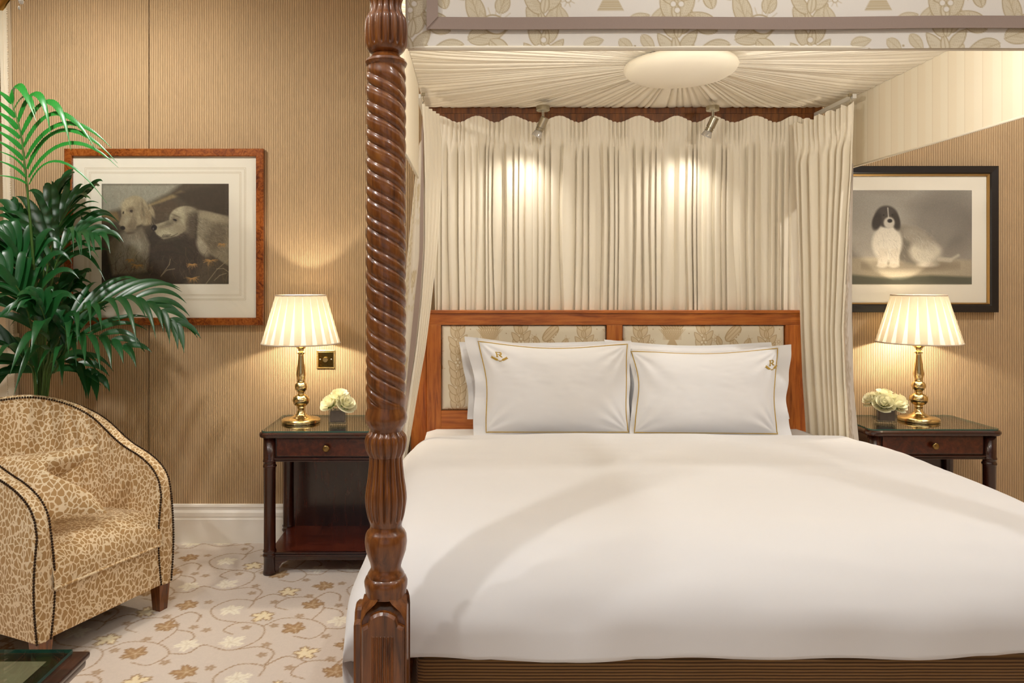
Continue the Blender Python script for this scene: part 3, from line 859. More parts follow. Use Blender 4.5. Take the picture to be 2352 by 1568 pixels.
# side valances: plain striped lining inside, print outside
def stripes(name):
    t = NT(name); tc = t.n('ShaderNodeTexCoord'); sp = t.n('ShaderNodeSeparateXYZ'); t.t.links.new(tc.outputs['Object'], sp.inputs[0])
    s = t.math('FRACT', t.math('MULTIPLY', sp.outputs[1], 11.0)); k = t.math('LESS_THAN', s, 0.045)
    s2 = t.math('LESS_THAN', s, 0.5)
    c = t.mix(s2, srgb(246, 234, 210), srgb(248, 238, 216)); c = t.mix(t.math('MULTIPLY', k, 0.4), c, srgb(216, 196, 160))
    n = t.noise(t.coord(), 500, 2)
    return t.done(t.bsdf(c, 0.9, 0, t.bump(n, 0.15, 0.0006)))
M['stripe'] = stripes('striped_lining')
for sx, x in ((-1, -0.226), (1, 1.748)):
    vb0 = vz0 if sx > 0 else 1.745
    o = obj('side_valance', box(x - 0.004, x + 0.004, 1.69, 3.18 if sx < 0 else 3.60, vb0, 2.20, 0.002), M['stripe'], bed, False)
    u0, u1 = 1.70, 3.16
    c, w, h = toile(u0, u1, vb0, 2.19, 0.004, 1.8)
    U, Vv = np.meshgrid(np.linspace(u0, u1, w), np.linspace(2.19, vb0, h))
    grid_obj('printed_face', np.stack([np.full_like(U, x + sx * 0.0055), U, Vv], -1), w, h, M['toile'], o, c.lin())
    obj('hem', tube([(x, 1.69, vb0), (x, 3.18 if sx < 0 else 3.60, vb0)], 0.0055, 6), M['lining'], o)
# sunburst lining: pleats run from the hub to the four sides
hub = Vector((0.771, 2.71, TZ - 0.030))
rx0, rx1, ry0, ry1 = -0.221, 1.743, 1.69, 3.562
npz = 3600
per = [(rx0, ry0), (rx1, ry0), (rx1, ry1), (rx0, ry1)]
lens = [rx1 - rx0, ry1 - ry0, rx1 - rx0, ry1 - ry0]; tot = sum(lens)
q = np.linspace(0, tot, npz, endpoint=False)
ox, oy = np.empty(npz), np.empty(npz); acc = 0
for i in range(4):
    a, b = per[i], per[(i + 1) % 4]; sel = (q >= acc - 1e-9) & (q < acc + lens[i]); t = (q[sel] - acc) / lens[i]
    ox[sel] = a[0] + (b[0] - a[0]) * t; oy[sel] = a[1] + (b[1] - a[1]) * t; acc += lens[i]
th = np.arctan2(oy - hub.y, ox - hub.x)
npl = 165
ph = q / tot * npl
warp = ph + 0.55 * vnoise(ph * 0.8, 5)
sub = warp % 1.0
ridge = np.sqrt(np.clip(1 - np.abs(2 * sub ** 1.4 - 1) ** 2.4, 0, 1)) * (0.65 + 0.35 * vnoise(np.floor(warp) + 0.5, 8))
nr = 16
rows = []
for j in range(nr):
    s = j / (nr - 1); r0 = 0.17
    ix, iy = hub.x + r0 * np.cos(th), hub.y + r0 * np.sin(th)
    x = ix + (ox - ix) * s; y = iy + (oy - iy) * s
    wob = 0.010 * vnoise(ph * 0.35 + s * 1.5, 11) * math.sin(PI * s)
    amp = 0.006 + 0.022 * (s + 0.02) ** 0.35
    amp = amp * (1 - 0.7 * s ** 6)
    z = hub.z + 0.022 + 0.03 * s ** 0.6 + 0.010 * math.sin(PI * s) * 0 - amp * ridge + wob * 0.4
    rows.append(np.stack([x, y, z], -1))
sb = grid_obj('sunburst_lining', np.array(rows), npz, nr, M['curtain'], bed, wrapu=True)
dome = [(0.0, -0.052), (0.06, -0.050), (0.12, -0.044), (0.17, -0.034), (0.195, -0.020), (0.205, -0.004), (0.200, 0.010), (0.17, 0.016)]
obj('center_rosette', lathe([(max(r, 0.001), z) for r, z in dome], tuple(hub - Vector((0, 0, 0.006))), 64), M['lining'], sb)
# curtain tracks along head and sides
obj('curtain_batten', merge(box(-0.19, 1.66, 3.566, 3.585, TZ - 0.075, TZ - 0.012)), M['maho'], bed, False)
for x in (-0.222, 1.662):
    obj('curtain_track', box(x - 0.008, x + 0.008, 3.19, 3.55, TZ - 0.030, TZ - 0.012), M['plastic'], bed, False)

# ------------------------------------------------------------------ curtains
def folds(u, N, seed, jit=0.35):
    ph = u * N + jit * vnoise(u * N * 0.9, seed)
    return ph
# back curtain behind the pillows
nu, nv = 1500, 56
u = np.linspace(0, 1, nu); v = np.linspace(0, 1, nv)
Ug, Vg = np.meshgrid(u, v)
CY = 3.552
x0, x1 = (1000 - VX) * CY / F, (1848 - VX) * CY / F
hook = np.cos(2 * PI * (u * 9.3 + 0.12 * vnoise(u * 9, 21)))            # +1 at the smooth crests between hooks
ztop = TZ - 0.045 + 0.016 * hook
zbot = 1.02
Zg = ztop[None, :] + (zbot - ztop[None, :]) * Vg
phA = folds(u, 88, 31, 0.2); phB = folds(u, 42, 31, 0.8)
amp_r = 0.75 + 0.25 * vnoise(u * 36, 77)
hd = 1 - npsm(0.055, 0.16, Vg)                                           # header weight
tight = (0.35 + 0.65 * npsm(0.6, -0.7, hook))[None, :]
yA = (np.abs(np.sin(PI * phA)) ** 0.7 - 0.5)[None, :] * 0.020 * tight
drift = 0.18 * vnoise2(Ug * 26, Vg * 2.2, 41)
pB = phB[None, :] + drift
yB = (np.abs(np.sin(PI * pB)) ** 0.65 - 0.6 + 0.10 * np.sin(2 * PI * pB * 0.5 + 1.3)) * 0.041 * amp_r[None, :]
yl = yA * hd + yB * (1 - hd)
pin = np.exp(-((Vg - 0.105) / 0.02) ** 2)
yl = yl * (1 - 0.5 * pin)
xl = x0 + (x1 - x0) * Ug + 0.006 * np.cos(2 * PI * (phB[None, :] + drift)) * (1 - hd)
bc_ = thing('back_curtain', (0.69, CY, TZ), 'wide cream pleated curtain hanging behind the pillows at the bed head', 'curtain')
grid_obj('pleated_drop', np.stack([xl, CY - 0.016 - yl - 0.0, Zg], -1), nu, nv, M['curtain'], bc_)
hb = []
hV = Zg[0:9]
obj('heading_tape', tube([(x0 + 0.01, CY + 0.012, TZ - 0.07), (x1 - 0.01, CY + 0.012, TZ - 0.07)], 0.004, 6), M['plastic'], bc_)

def curve_at(pts, ys):
    """interpolate x(py) through (px,py) control points"""
    p = sorted(pts, key=lambda t: t[1]); return np.interp(ys, [t[1] for t in p], [t[0] for t in p])

def loft_px(lines, depths, nsub, ytop, ybot, nv, fold=None):
    """surface through curves given in the picture, each with its own depth curve: returns array (nv, nu, 3)"""
    t = np.linspace(0, 1, nv)
    rows = []
    L = len(lines)
    nu = (L - 1) * nsub + 1
    out = np.zeros((nv, nu, 3))
    s = np.linspace(0, L - 1, nu)
    for j in range(nv):
        xs_, ys_, zs2 = [], [], []
        for ln, dp, yt, yb in zip(lines, depths, ytop, ybot):
            py = yt + (yb - yt) * t[j]; px = curve_at(ln, py); d = dp[0] + (dp[1] - dp[0]) * t[j]
            w = P(px, py, d); xs_.append(w.x); ys_.append(w.y); zs2.append(w.z)
        out[j, :, 0] = np.interp(s, range(L), xs_); out[j, :, 1] = np.interp(s, range(L), ys_); out[j, :, 2] = np.interp(s, range(L), zs2)
    return out

# left side curtain, swept back behind the near post
lc = thing('side_curtain', (-0.26, 3.35, TZ), 'swept-back cream curtain with mauve border behind the twisted post', 'curtain', 'side curtains of the canopy')
LB = [(968, 240), (968, 370), (965, 471), (963, 588), (953, 684), (941, 805), (934, 878), (922, 1000), (910, 1120)]
LC = [(969, 236), (972, 311), (973, 418), (972, 568), (965, 684), (953, 805), (936, 927), (926, 1010), (915, 1120)]
LD = [(1004, 248), (1011, 330), (1010, 430), (1007, 500), (999, 588), (985, 708), (972, 805), (958, 878), (944, 960), (930, 1040), (920, 1120)]
LA = [(962, 330), (950, 440), (938, 560), (925, 700), (912, 850), (900, 1000), (890, 1120)]
nv_, ns_ = 60, 64
g = loft_px([LC, LD], [(3.24, 3.16), (3.44, 3.24)], ns_, (238, 262), (1100, 1100), nv_)
s = np.linspace(0, 1, ns_ + 1)[None, :]; tt = np.linspace(0, 1, nv_)[:, None]
f = np.sin(2 * PI * (s * 4.3 + 0.15 * np.sin(tt * 4))) * (0.010 + 0.004 * tt)
g[:, :, 0] += f * 0.9; g[:, :, 1] += np.abs(f) * -0.6
grid_obj('pleated_drop', g, ns_ + 1, nv_, M['curtain'], lc)
g = loft_px([LB, LC], [(3.25, 3.17), (3.235, 3.155)], 4, (300, 270), (1100, 1100), 50)
grid_obj('border', g, 5, 50, M['mauve'], lc)
g = loft_px([LA, LB], [(3.30, 3.20), (3.252, 3.172)], 40, (335, 320), (1100, 1100), 180)
# print on the outer face
c, w, h = toile(0, 0.3, 0, 1.8, 0.0045, 0.06, bg=(224, 212, 192))
ca = c.lin(); ii = np.linspace(0, w - 1, 41).astype(int); jj = np.linspace(0, h - 1, 180).astype(int)
g[:, :, 1] += 0.006 * np.sin(np.linspace(0, 9, 41))[None, :]
grid_obj('printed_face', g, 41, 180, M['toile'], lc, ca[np.ix_(jj, ii)])

# right side curtain
rc = thing('side_curtain', (1.66, 3.35, TZ), 'full-length cream curtain hanging beside the right nightstand', 'curtain', 'side curtains of the canopy')
RA = [(1822, 290), (1827, 410), (1835, 608), (1838, 729), (1843, 866), (1851, 985), (1858, 1100)]
RB = [(1961, 240), (1958, 383), (1951, 487), (1945, 619), (1939, 756), (1943, 866), (1950, 1003), (1956, 1120)]
RC = [(1960, 380), (1957, 564), (1957, 729), (1961, 893), (1975, 1036), (1984, 1120)]
ns_, nv_ = 260, 90
g = loft_px([RA, RB], [(3.47, 3.46), (3.19, 3.14)], ns_, (286, 236), (1085, 1115), nv_)
s = np.linspace(0, 1, ns_ + 1)[None, :]; tt = np.linspace(0, 1, nv_)[:, None]
hdr = 1 - npsm(0.04, 0.12, tt)
dr = 0.3 * np.sin(s * 7 + tt * 1.6)
f1 = np.sin(2 * PI * (s * 11 + 0.2 * np.sin(s * 17))) * 0.010
f2 = (np.abs(np.sin(PI * (s * 7.2 + dr))) ** 0.65 - 0.55) * (0.046 + 0.012 * np.sin(s * 9))
f = f1 * hdr + f2 * (1 - hdr)
f = f * (1 - 0.6 * np.exp(-((tt - 0.085) / 0.02) ** 2)) * np.clip(np.minimum(s, 1 - s) * 14, 0.15, 1)
g[:, :, 0] -= f * 0.85; g[:, :, 1] -= f * 0.6
g[:, :, 2] += hdr * 0.008 * np.sin(2 * PI * s * 5.2)
grid_obj('pleated_drop', g, ns_ + 1, nv_, M['curtain'], rc)
g = loft_px([RB, RC], [(3.195, 3.145), (3.21, 3.15)], 24, (375, 375), (1115, 1125), 120)
c, w, h = toile(0, 0.12, 0, 1.5, 0.004, 0.03, bg=(214, 204, 192), ink=(178, 160, 136), tint=(202, 190, 172), line=(168, 150, 126))
ca = c.lin(); ii = np.linspace(0, w - 1, 25).astype(int); jj = np.linspace(0, h - 1, 120).astype(int)
g[:, :, 1] += 0.012 * np.sin(np.linspace(0, PI, 25))[None, :]
grid_obj('printed_face', g, 25, 120, M['toile'], rc, ca[np.ix_(jj, ii)])
# end hooks of the side tracks
for (px, py, Y) in ((972, 226, 3.22), (1953, 228, 3.20)):
    p = P(px, py, Y)
    obj('track_hook', merge(tube([p + Vector((0, 0, 0.018)), p, p + Vector((0.004, 0, -0.012)), p + Vector((-0.004, 0, -0.022))], 0.0018, 6), box(p.x - 0.008, p.x + 0.008, p.y - 0.006, p.y + 0.006, p.z + 0.012, p.z + 0.024)), M['nickel'], lc if px < 1200 else rc, False)

# ================================================================== bedding
mt = thing('mattress', (0.743, 2.6, 0.40), 'white mattress under the duvet on the four-poster bed', 'mattress')
obj('mattress_body', box(-0.125, 1.61, 1.76, 3.49, 0.402, 0.585, 0.05), M['linen'], mt)
obj('sheet', merge(box(-0.215, 1.575, 2.72, 3.488, 0.40, 0.612, 0.06)), M['linen'], mt)
# duvet: a thick cloth lying over the bed and hanging down on three sides
def drape(s, half, rad, drop):
    """arc length s from the middle -> (offset, fall)"""
    a = np.abs(s); flat = half - rad
    ang = np.clip((a - flat) / rad, 0, PI / 2)
    o = np.where(a < flat, a, flat + rad * np.sin(ang)); f = np.where(a < flat, 0, rad * (1 - np.cos(ang)))
    ex = np.clip(a - flat - rad * PI / 2, 0, None)
    return np.sign(s) * o, f + ex
nu, nv = 260, 220
dcx, hw = 0.715, 0.985
s = np.linspace(-1.30, 1.30, nu); t = np.linspace(0, 1, nv)
S_, T_ = np.meshgrid(s, t)
ox_, fx = drape(S_, hw, 0.13, 0)
# depth direction: t=0 at the pillows, t=1 at the hem of the foot end
Lb, Yb, Yfr = 1.50 + 0.36, 3.22, 1.715
l = T_ * (Yb - Yfr + 0.25)
RF = 0.26
flat = (Yb - Yfr) - RF
ang = np.clip((l - flat) / RF, 0, PI / 2)
oy_ = np.where(l < flat, l, flat + RF * np.sin(ang)); fy = np.where(l < flat, 0, 0.62 * RF * (1 - np.cos(ang))) + np.clip(l - flat - RF * PI / 2, 0, None)
crown = 0.030 * (1 - (S_ / 1.3) ** 2) + 0.030 * npsm(0.0, 0.30, T_) * (1 - npsm(0.5, 0.95, T_))
n1 = vnoise2(S_ * 2.4 + 9, T_ * 3.0 + 3, 51) * 0.006 + vnoise2(S_ * 8 + 2, T_ * 7 + 7, 52) * 0.0016
n1 += 0.0012 * vnoise2(S_ * 5 + T_ * 18, T_ * 34 - S_ * 4, 53)
fall = np.sqrt(fx ** 2 + fy ** 2)
Zd = 0.605 + crown + n1 - fall
back = npsm(0.0, 0.045, T_)
Zd = Zd + 0.012 * back - 0.05 * (1 - back)
hem = 0.418 + 0.008 * vnoise(S_ * 5, 54) + 0.010 * vnoise(S_ * 2.1 + 4, 57) + 0.020 * npsm(-0.2, 1.1, S_)
hem = np.where(fx > fy, 0.345 + 0.01 * vnoise(T_ * 9, 56), hem)
side = npsm(0.06, 0.22, fx)
over = np.clip(hem - Zd, 0, None)
Zd = np.maximum(Zd, hem)
wob = 0.012 * vnoise2(S_ * 6, T_ * 8 + 40, 55)
Yd = Yb - oy_ - wob * npsm(0.06, 0.16, fy) + np.clip(over * 0.9, 0, 0.06) * (fy >= fx)
# slight bulge of the quilt where it hangs
bl = 0.030 * np.sin(np.clip((fx - 0.05) / 0.22, 0, 1) * PI)
Xd = dcx + ox_ + np.sign(S_) * bl + 0.010 * vnoise2(T_ * 9, S_ * 5, 58) * npsm(0.06, 0.16, fx) - np.sign(S_) * np.clip(over, 0, 0.015) * (fx > fy)
dv = thing('duvet', (0.715, 2.5, 0.62), 'smooth white duvet spread over the whole bed', 'duvet')
grid_obj('quilt', np.stack([Xd, Yd, Zd], -1), nu, nv, M['linen'], dv, flip=True)

# ------------------------------------------------------------------ pillows
def pillow(name, label, cor, ys, T, seed, fl=(0.05, 0.07, 0.05, 0.04), piping=True, emblem=None, pinch=(0.03, 0.03, 0.02, 0.02), tb=0.6):
    """cor: px corners tl,tr,br,bl; ys: depth at top and bottom"""
    tl, tr = P(*cor[0], ys[0]), P(*cor[1], ys[0]); br, bl_ = P(*cor[2], ys[1]), P(*cor[3], ys[1])
    c0 = (tl + tr + br + bl_) / 4
    root = thing(name, (c0.x, c0.y, bl_.z), label, 'pillow', 'bed pillows')
    n = ((tr - tl).cross(bl_ - tl)).normalized()
    if n.y > 0: n = -n
    Wm, Hm = (tr - tl).length, (bl_ - tl).length
    fu0, fu1, fv0, fv1 = fl
    r_ = random.Random(seed)
    ph = [r_.uniform(0, 6) for _ in range(8)]
    def sheet(u, v):
        # pinched edges: the middle of each side is drawn in, corners stay out
        pu = np.sin(PI * np.clip(v, 0, 1)) ** 1.3; pv = np.sin(PI * np.clip(u, 0, 1)) ** 1.3
        uu = u + pinch[2] * pu * np.clip(1 - 2 * u, 0, 1) - pinch[3] * pu * np.clip(2 * u - 1, 0, 1)
        vv = v + pinch[0] * pv * np.clip(1 - 2 * v, 0, 1) - pinch[1] * pv * np.clip(2 * v - 1, 0, 1)
        uu = uu + 0.006 * np.sin(v * 9 + ph[0]) * (np.abs(u - 0.5) * 2) ** 4
        out = np.zeros(np.shape(u) + (3,))
        for i in range(3):
            out[..., i] = (tl[i] * (1 - uu) + tr[i] * uu) * (1 - vv) + (bl_[i] * (1 - uu) + br[i] * uu) * vv
        return out
    def thick(u, v):
        ub = np.clip(((u - fu0) / (1 - fu0 - fu1)) * 2 - 1, -1, 1); vb = np.clip(((v - fv0) / (1 - fv0 - fv1)) * 2 - 1, -1, 1)
        p = (np.clip(1 - np.abs(ub) ** 3.2, 0, 1) ** 0.62) * (np.clip(1 - np.abs(vb) ** 2.6, 0, 1) ** 0.62)
        p = p * (1 + 0.12 * np.clip(vb, 0, 1))
        wr = 0.0
        for (cu, cv, sg) in ((-1, -1, 1), (1, -1, 1), (-1, 1, 1), (1, 1, 1)):
            du, dv_ = (ub - cu) * Wm, (vb - cv) * Hm
            rad = np.hypot(du, dv_); an = np.arctan2(dv_, du)
            wr = wr + np.sin(an * (13 + 2 * cu) + ph[2 + (cu + 1)] + 2.0 * vnoise2(u * 3 + cv, v * 3, seed)) * np.exp(-(rad / 0.30) ** 2) * np.clip(rad / 0.06, 0, 1)
        w = wr * 0.0065 * np.clip(p * 2, 0, 1)
        w = w + 0.0022 * vnoise2(u * 5 + v * 3, v * 6 - u * 3, seed + 1) * np.clip(p * 2, 0, 1) + 0.0007 * vnoise2(u * 18 + v * 12, v * 20 - u * 9, seed + 2) * np.clip(p * 2, 0, 1)
        fl_w = 0.006 * np.sin(v * 21 + ph[1]) * (1 - np.clip(p * 8, 0, 1)) * np.where((u < fu0) | (u > 1 - fu1), 1, 0.2)
        return p * T + w + fl_w, p * T * tb - w * 0.3 - fl_w + 0.0016
    N, Mv = 130, 80
    U, V_ = np.meshgrid(np.linspace(0, 1, N), np.linspace(0, 1, Mv))
    base = sheet(U, V_); tf, tbk = thick(U, V_); na = np.array(n)
    front = base + tf[..., None] * na; backs = base - tbk[..., None] * na
    o1 = grid_obj('pillowcase', front, N, Mv, M['linen'], root)
    bm = bmesh.new(); bm.from_mesh(o1.data)
    w = org(root); vs = []
    for j in range(Mv):
        vs.append([bm.verts.new(Vector(backs[j, i]) - w) for i in range(N)])
    for j in range(Mv - 1):
        for i in range(N - 1): f = bm.faces.new((vs[j][i], vs[j + 1][i], vs[j + 1][i + 1], vs[j][i + 1])); f.smooth = True
    bm.to_mesh(o1.data); bm.free()
    def on(u, v, d=0.0):
        u, v = np.array([u]), np.array([v])
        return Vector((sheet(u, v) + (thick(u, v)[0] + d)[..., None] * na)[0])
    if piping:
        e = 0.004
        lp = []
        for k in range(60): lp.append((fu0 + (1 - fu0 - fu1) * k / 60, fv0 + e))
        for k in range(36): lp.append((1 - fu1 - e, fv0 + (1 - fv0 - fv1) * k / 36))
        for k in range(60): lp.append((1 - fu1 - (1 - fu0 - fu1) * k / 60, 1 - fv1 - e))
        for k in range(36): lp.append((fu0 + e, 1 - fv1 - (1 - fv0 - fv1) * k / 36))
        obj('piping', tube([on(a, b, 0.0018) for a, b in lp], 0.0021, 6, True), M['gold_thread'], root)
    if emblem:
        eu, ev, rot, k = emblem
        def E(x, y, d=0.0012):
            ca, sa = math.cos(rot), math.sin(rot)
            X_, Y_ = x * ca + y * sa, -x * sa + y * ca
            return on(eu + X_ * k / Wm, ev - Y_ * k / Hm, d)
        g = []
        def line(pts, r):
            q = []
            for a, b in zip(pts[:-1], pts[1:]):
                for i in range(4): q.append((a[0] + (b[0] - a[0]) * i / 4, a[1] + (b[1] - a[1]) * i / 4))
            q.append(pts[-1])
            g.append(tube([E(*p) for p in q], r * k, 6))
        line([(-0.0095, 0.002), (-0.0095, 0.026)], 0.0030)
        line([(-0.0145, 0.0022), (-0.0045, 0.0022)], 0.0014); line([(-0.0145, 0.0262), (0.006, 0.0262)], 0.0015)
        line([(0.006, 0.0262), (0.0105, 0.0245), (0.0115, 0.0200), (0.0100, 0.0155), (0.006, 0.0140)], 0.0027)
        line([(-0.008, 0.0140), (0.006, 0.0140)], 0.0014)
        line([(0.001, 0.0140), (0.010, 0.0030)], 0.0029); line([(0.006, 0.0022), (0.0145, 0.0022)], 0.0014)
        for sg in (-1, 1):
            br_ = [(sg * -0.006, -0.021), (sg * 0.004, -0.016), (sg * 0.018, -0.011), (sg * 0.034, 0.001)]
            line(br_, 0.0011)
            for i in range(6):
                t = i / 5; bx, by = sg * (0.009 + 0.022 * t), -0.0145 + 0.013 * t ** 1.2
                for up in (1, -1):
                    a = 0.55 + up * 0.55; L_ = 0.0085
                    line([(bx, by), (bx + sg * L_ * 0.6 * math.cos(a), by + L_ * 0.6 * math.sin(a)), (bx + sg * L_ * math.cos(a), by + L_ * math.sin(a))], 0.0017)
        obj('embroidered_emblem', merge(*g), M['gold_thread'], root)
    return root
pillow('pillow', 'plain white pillow behind the left monogrammed pillow', ((1052, 785), (1432, 782), (1430, 962), (1075, 962)), (3.435, 3.32), 0.045, 3, piping=False, pinch=(0.02, 0, 0.02, 0.02), tb=0.5)
pillow('pillow', 'plain white pillow behind the right monogrammed pillow', ((1385, 780), (1768, 786), (1815, 962), (1425, 962)), (3.435, 3.32), 0.045, 4, piping=False, pinch=(0.06, 0, 0.02, 0.02), tb=0.5)
pillow('pillow', 'white gold-piped pillow with monogram at its upper left corner', ((1068, 772), (1452, 782), (1452, 1000), (1088, 1000)), (3.34, 3.235), 0.075, 5,
       fl=(0.075, 0.02, 0.035, 0.03), emblem=(0.185, 0.205, 0.0, 1.0), pinch=(0.075, 0.0, 0.03, 0.02), tb=0.45)
pillow('pillow', 'white gold-piped pillow with monogram at its upper right corner', ((1440, 800), (1821, 790), (1817, 1004), (1444, 1000)), (3.34, 3.225), 0.078, 6,
       fl=(0.025, 0.085, 0.03, 0.03), emblem=(0.872, 0.24, -0.14, 0.95), pinch=(0.06, 0.0, 0.035, 0.03), tb=0.45)

# ================================================================== spotlights under the canopy
def spotlight(px, py, label, big):
    Y = 3.36
    p = P(px, py, Y); p.z = TZ - 0.046
    root = thing('spotlight', tuple(p), label, 'spotlight', 'spotlights under the canopy')
    obj('mount', merge(lathe([(0.030, 0.022), (0.031, 0.018), (0.031, 0.002), (0.029, 0.0)], (p.x, p.y, p.z), 8 if big else 20)), M['nickel'], root, True, angle=30)
    obj('arm', merge(box(p.x - 0.005, p.x - 0.001, p.y - 0.006, p.y + 0.006, p.z - 0.042, p.z), box(p.x + 0.002, p.x + 0.005, p.y - 0.006, p.y + 0.006, p.z - 0.038, p.z)), M['nickel'], root, False)
    d = Vector((-0.40, 0.30, -0.87)).normalized() if not big else Vector((-0.36, 0.28, -0.89)).normalized()
    a = p + Vector((0.010, -0.002, -0.030))
    q = d.to_track_quat('Z', 'Y').to_matrix().to_4x4()
    def rot(geo):
        V, Fc = geo; return [tuple(a + (q @ Vector(v).to_4d()).to_3d()) for v in V], Fc
    obj('lamp_body', rot(lathe([(0.016, 0.0), (0.019, 0.002), (0.019, 0.048), (0.0165, 0.050), (0.0165, 0.053), (0.019, 0.054), (0.019, 0.057), (0.0165, 0.058), (0.0165, 0.061), (0.019, 0.062), (0.019, 0.065), (0.016, 0.066)], n=24)), M['nickel'], root, True, angle=40)
    obj('bulb', rot(lathe([(0.015, 0.064), (0.019, 0.072), (0.0245, 0.088), (0.025, 0.092), (0.022, 0.093)], n=24, caps=False)), M['bulbglass'], root)
    tip = a + d * 0.100
    spot('spot_beam', tuple(tip - p), tuple(tip - p + Vector((-0.25, 0.05, -1))), 7.0, 125, 1.0, (1.0, 0.94, 0.84), 0.02, parent=root)
    return root
spotlight(1247, 241, 'nickel spotlight on the canopy left of the rosette', False)
spotlight(1637, 238, 'nickel spotlight on the canopy right of the rosette', True)

# ================================================================== bedside tables
def nightstand(x0, x1, yf, yb, label):
    root = thing('nightstand', ((x0 + x1) / 2, (yf + yb) / 2, 0), label, 'nightstand', 'bedside tables')
    cx, cy, r = (x0 + x1) / 2, (yf + yb) / 2, 0.030
    lx = (x0 + 0.034, x1 - 0.034); ly = (yf + 0.034, yb - 0.034)
    def outline(grow):
        # rectangle whose corners swell out round the legs
        pts = []
        for (sx, sy, a0) in ((lx[1], ly[0], -PI / 2), (lx[1], ly[1], 0), (lx[0], ly[1], PI / 2), (lx[0], ly[0], PI)):
            ex, ey = math.copysign(1, sx - cx), math.copysign(1, sy - cy)
            R = 0.042 + grow
            arc = [(sx + R * math.cos(a0 + t), sy + R * math.sin(a0 + t)) for t in np.linspace(-0.5, PI / 2 + 0.5, 14)]
            pts += arc
        return pts
    def slab(zs):
        V, Fc = [], []; n = 56
        for grow, z in zs: V += [(a, b, z) for a, b in outline(grow)]
        for j in range(len(zs) - 1): Fc += [(j * n + i, j * n + (i + 1) % n, (j + 1) * n + (i + 1) % n, (j + 1) * n + i) for i in range(n)]
        Fc += [tuple(range(n))[::-1], tuple(range((len(zs) - 1) * n, len(zs) * n))]
        return V, Fc
    obj('table_top', slab([(-0.010, 0.606), (0.0, 0.610), (0.004, 0.618), (0.003, 0.626), (-0.004, 0.632)]), M['dark_h'], root, True, angle=35)
    g = obj('glass_top', slab([(-0.008, 0.6325), (-0.008, 0.6385)]), M['glass_top'], root, False)
    g.data.materials.append(M['glass_edge'])
    for p in g.data.polygons:
        if abs(p.normal.z) < 0.5: p.material_index = 1
    for i, a in enumerate(lx):
        for j, b in enumerate(ly):
            lp = [(0.028, 0.0), (0.030, 0.004), (0.029, 0.012), (0.026, 0.022), (0.026, 0.075), (0.029, 0.080), (0.031, 0.085), (0.029, 0.090), (0.027, 0.093), (0.027, 0.098),
                  (0.030, 0.103), (0.028, 0.108), (0.026, 0.112), (0.0255, 0.300), (0.0265, 0.470), (0.028, 0.474), (0.031, 0.479), (0.028, 0.484), (0.0265, 0.488), (0.0265, 0.494), (0.028, 0.498),
                  (0.0315, 0.503), (0.028, 0.508), (0.027, 0.512), (0.027, 0.607)]
            obj('leg', lathe(lp, (a, b, 0), 28), M['dark'], root)
    # drawer case, drawer, knob
    obj('case', merge(box(lx[0], lx[1], yf + 0.032, yb - 0.02, 0.516, 0.607, 0.002), box(lx[0] + 0.02, lx[1] - 0.02, yf + 0.020, yf + 0.036, 0.508, 0.517, 0.003), box(lx[0] + 0.02, lx[1] - 0.02, yf + 0.022, yf + 0.036, 0.499, 0.506, 0.003)), M['dark_h'], root, False)
    dr = obj('drawer', box(lx[0] + 0.034, lx[1] - 0.034, yf + 0.024, yf + 0.04, 0.524, 0.602, 0.003), M['dark_burl'], root, False)
    kc = (cx, yf + 0.024, 0.562)
    kn = lathe([(0.006, 0.0), (0.006, 0.010), (0.013, 0.014), (0.0155, 0.018), (0.0150, 0.023), (0.010, 0.0255), (0.001, 0.026)], n=24)
    obj('knob', ([(kc[0] + v[0], kc[1] - v[2], kc[2] + v[1]) for v in kn[0]], kn[1]), M['brass_dull'], dr)
    # back panel, shelf and apron
    obj('back_panel', box(lx[0] - 0.010, lx[1] + 0.010, yb - 0.032, yb - 0.02, 0.10, 0.516), M['dark'], root, False)
    obj('shelf', merge(box(lx[0] + 0.0, lx[1], yf + 0.036, yb - 0.02, 0.088, 0.100, 0.002)), M['shelf_red'], root, False)
    obj('shelf_edge', merge(box(lx[0] + 0.022, lx[1] - 0.022, yf + 0.020, yf + 0.040, 0.092, 0.100, 0.003), box(lx[0] + 0.022, lx[1] - 0.022, yf + 0.023, yf + 0.040, 0.080, 0.090, 0.003), box(lx[0] + 0.022, lx[1] - 0.022, yf + 0.028, yf + 0.040, 0.062, 0.080, 0.002)), M['dark_h'], root, False)
    for (bx, sg) in ((lx[0] + 0.022, 1), (lx[1] - 0.022, -1)):
        poly = [(0, 0.008), (0.018, 0.008), (0.020, 0.030), (0.034, 0.050), (0.060, 0.062), (0, 0.062)]
        obj('bracket_foot', prism([(bx + sg * u, v) for u, v in poly], yf + 0.028, yf + 0.040, lambda u, v, d: (u, d, v)), M['dark_h'], root, False)
    return root
NL = (-0.925, -0.345, 3.245, 3.650)
NR = (1.785, 2.372, 3.290, 3.650)
nightstand(*NL, 'dark polished bedside table left of the bed with brass lamp and roses')
nightstand(*NR, 'dark polished bedside table at the right beyond the duvet edge')
TT = 0.6387

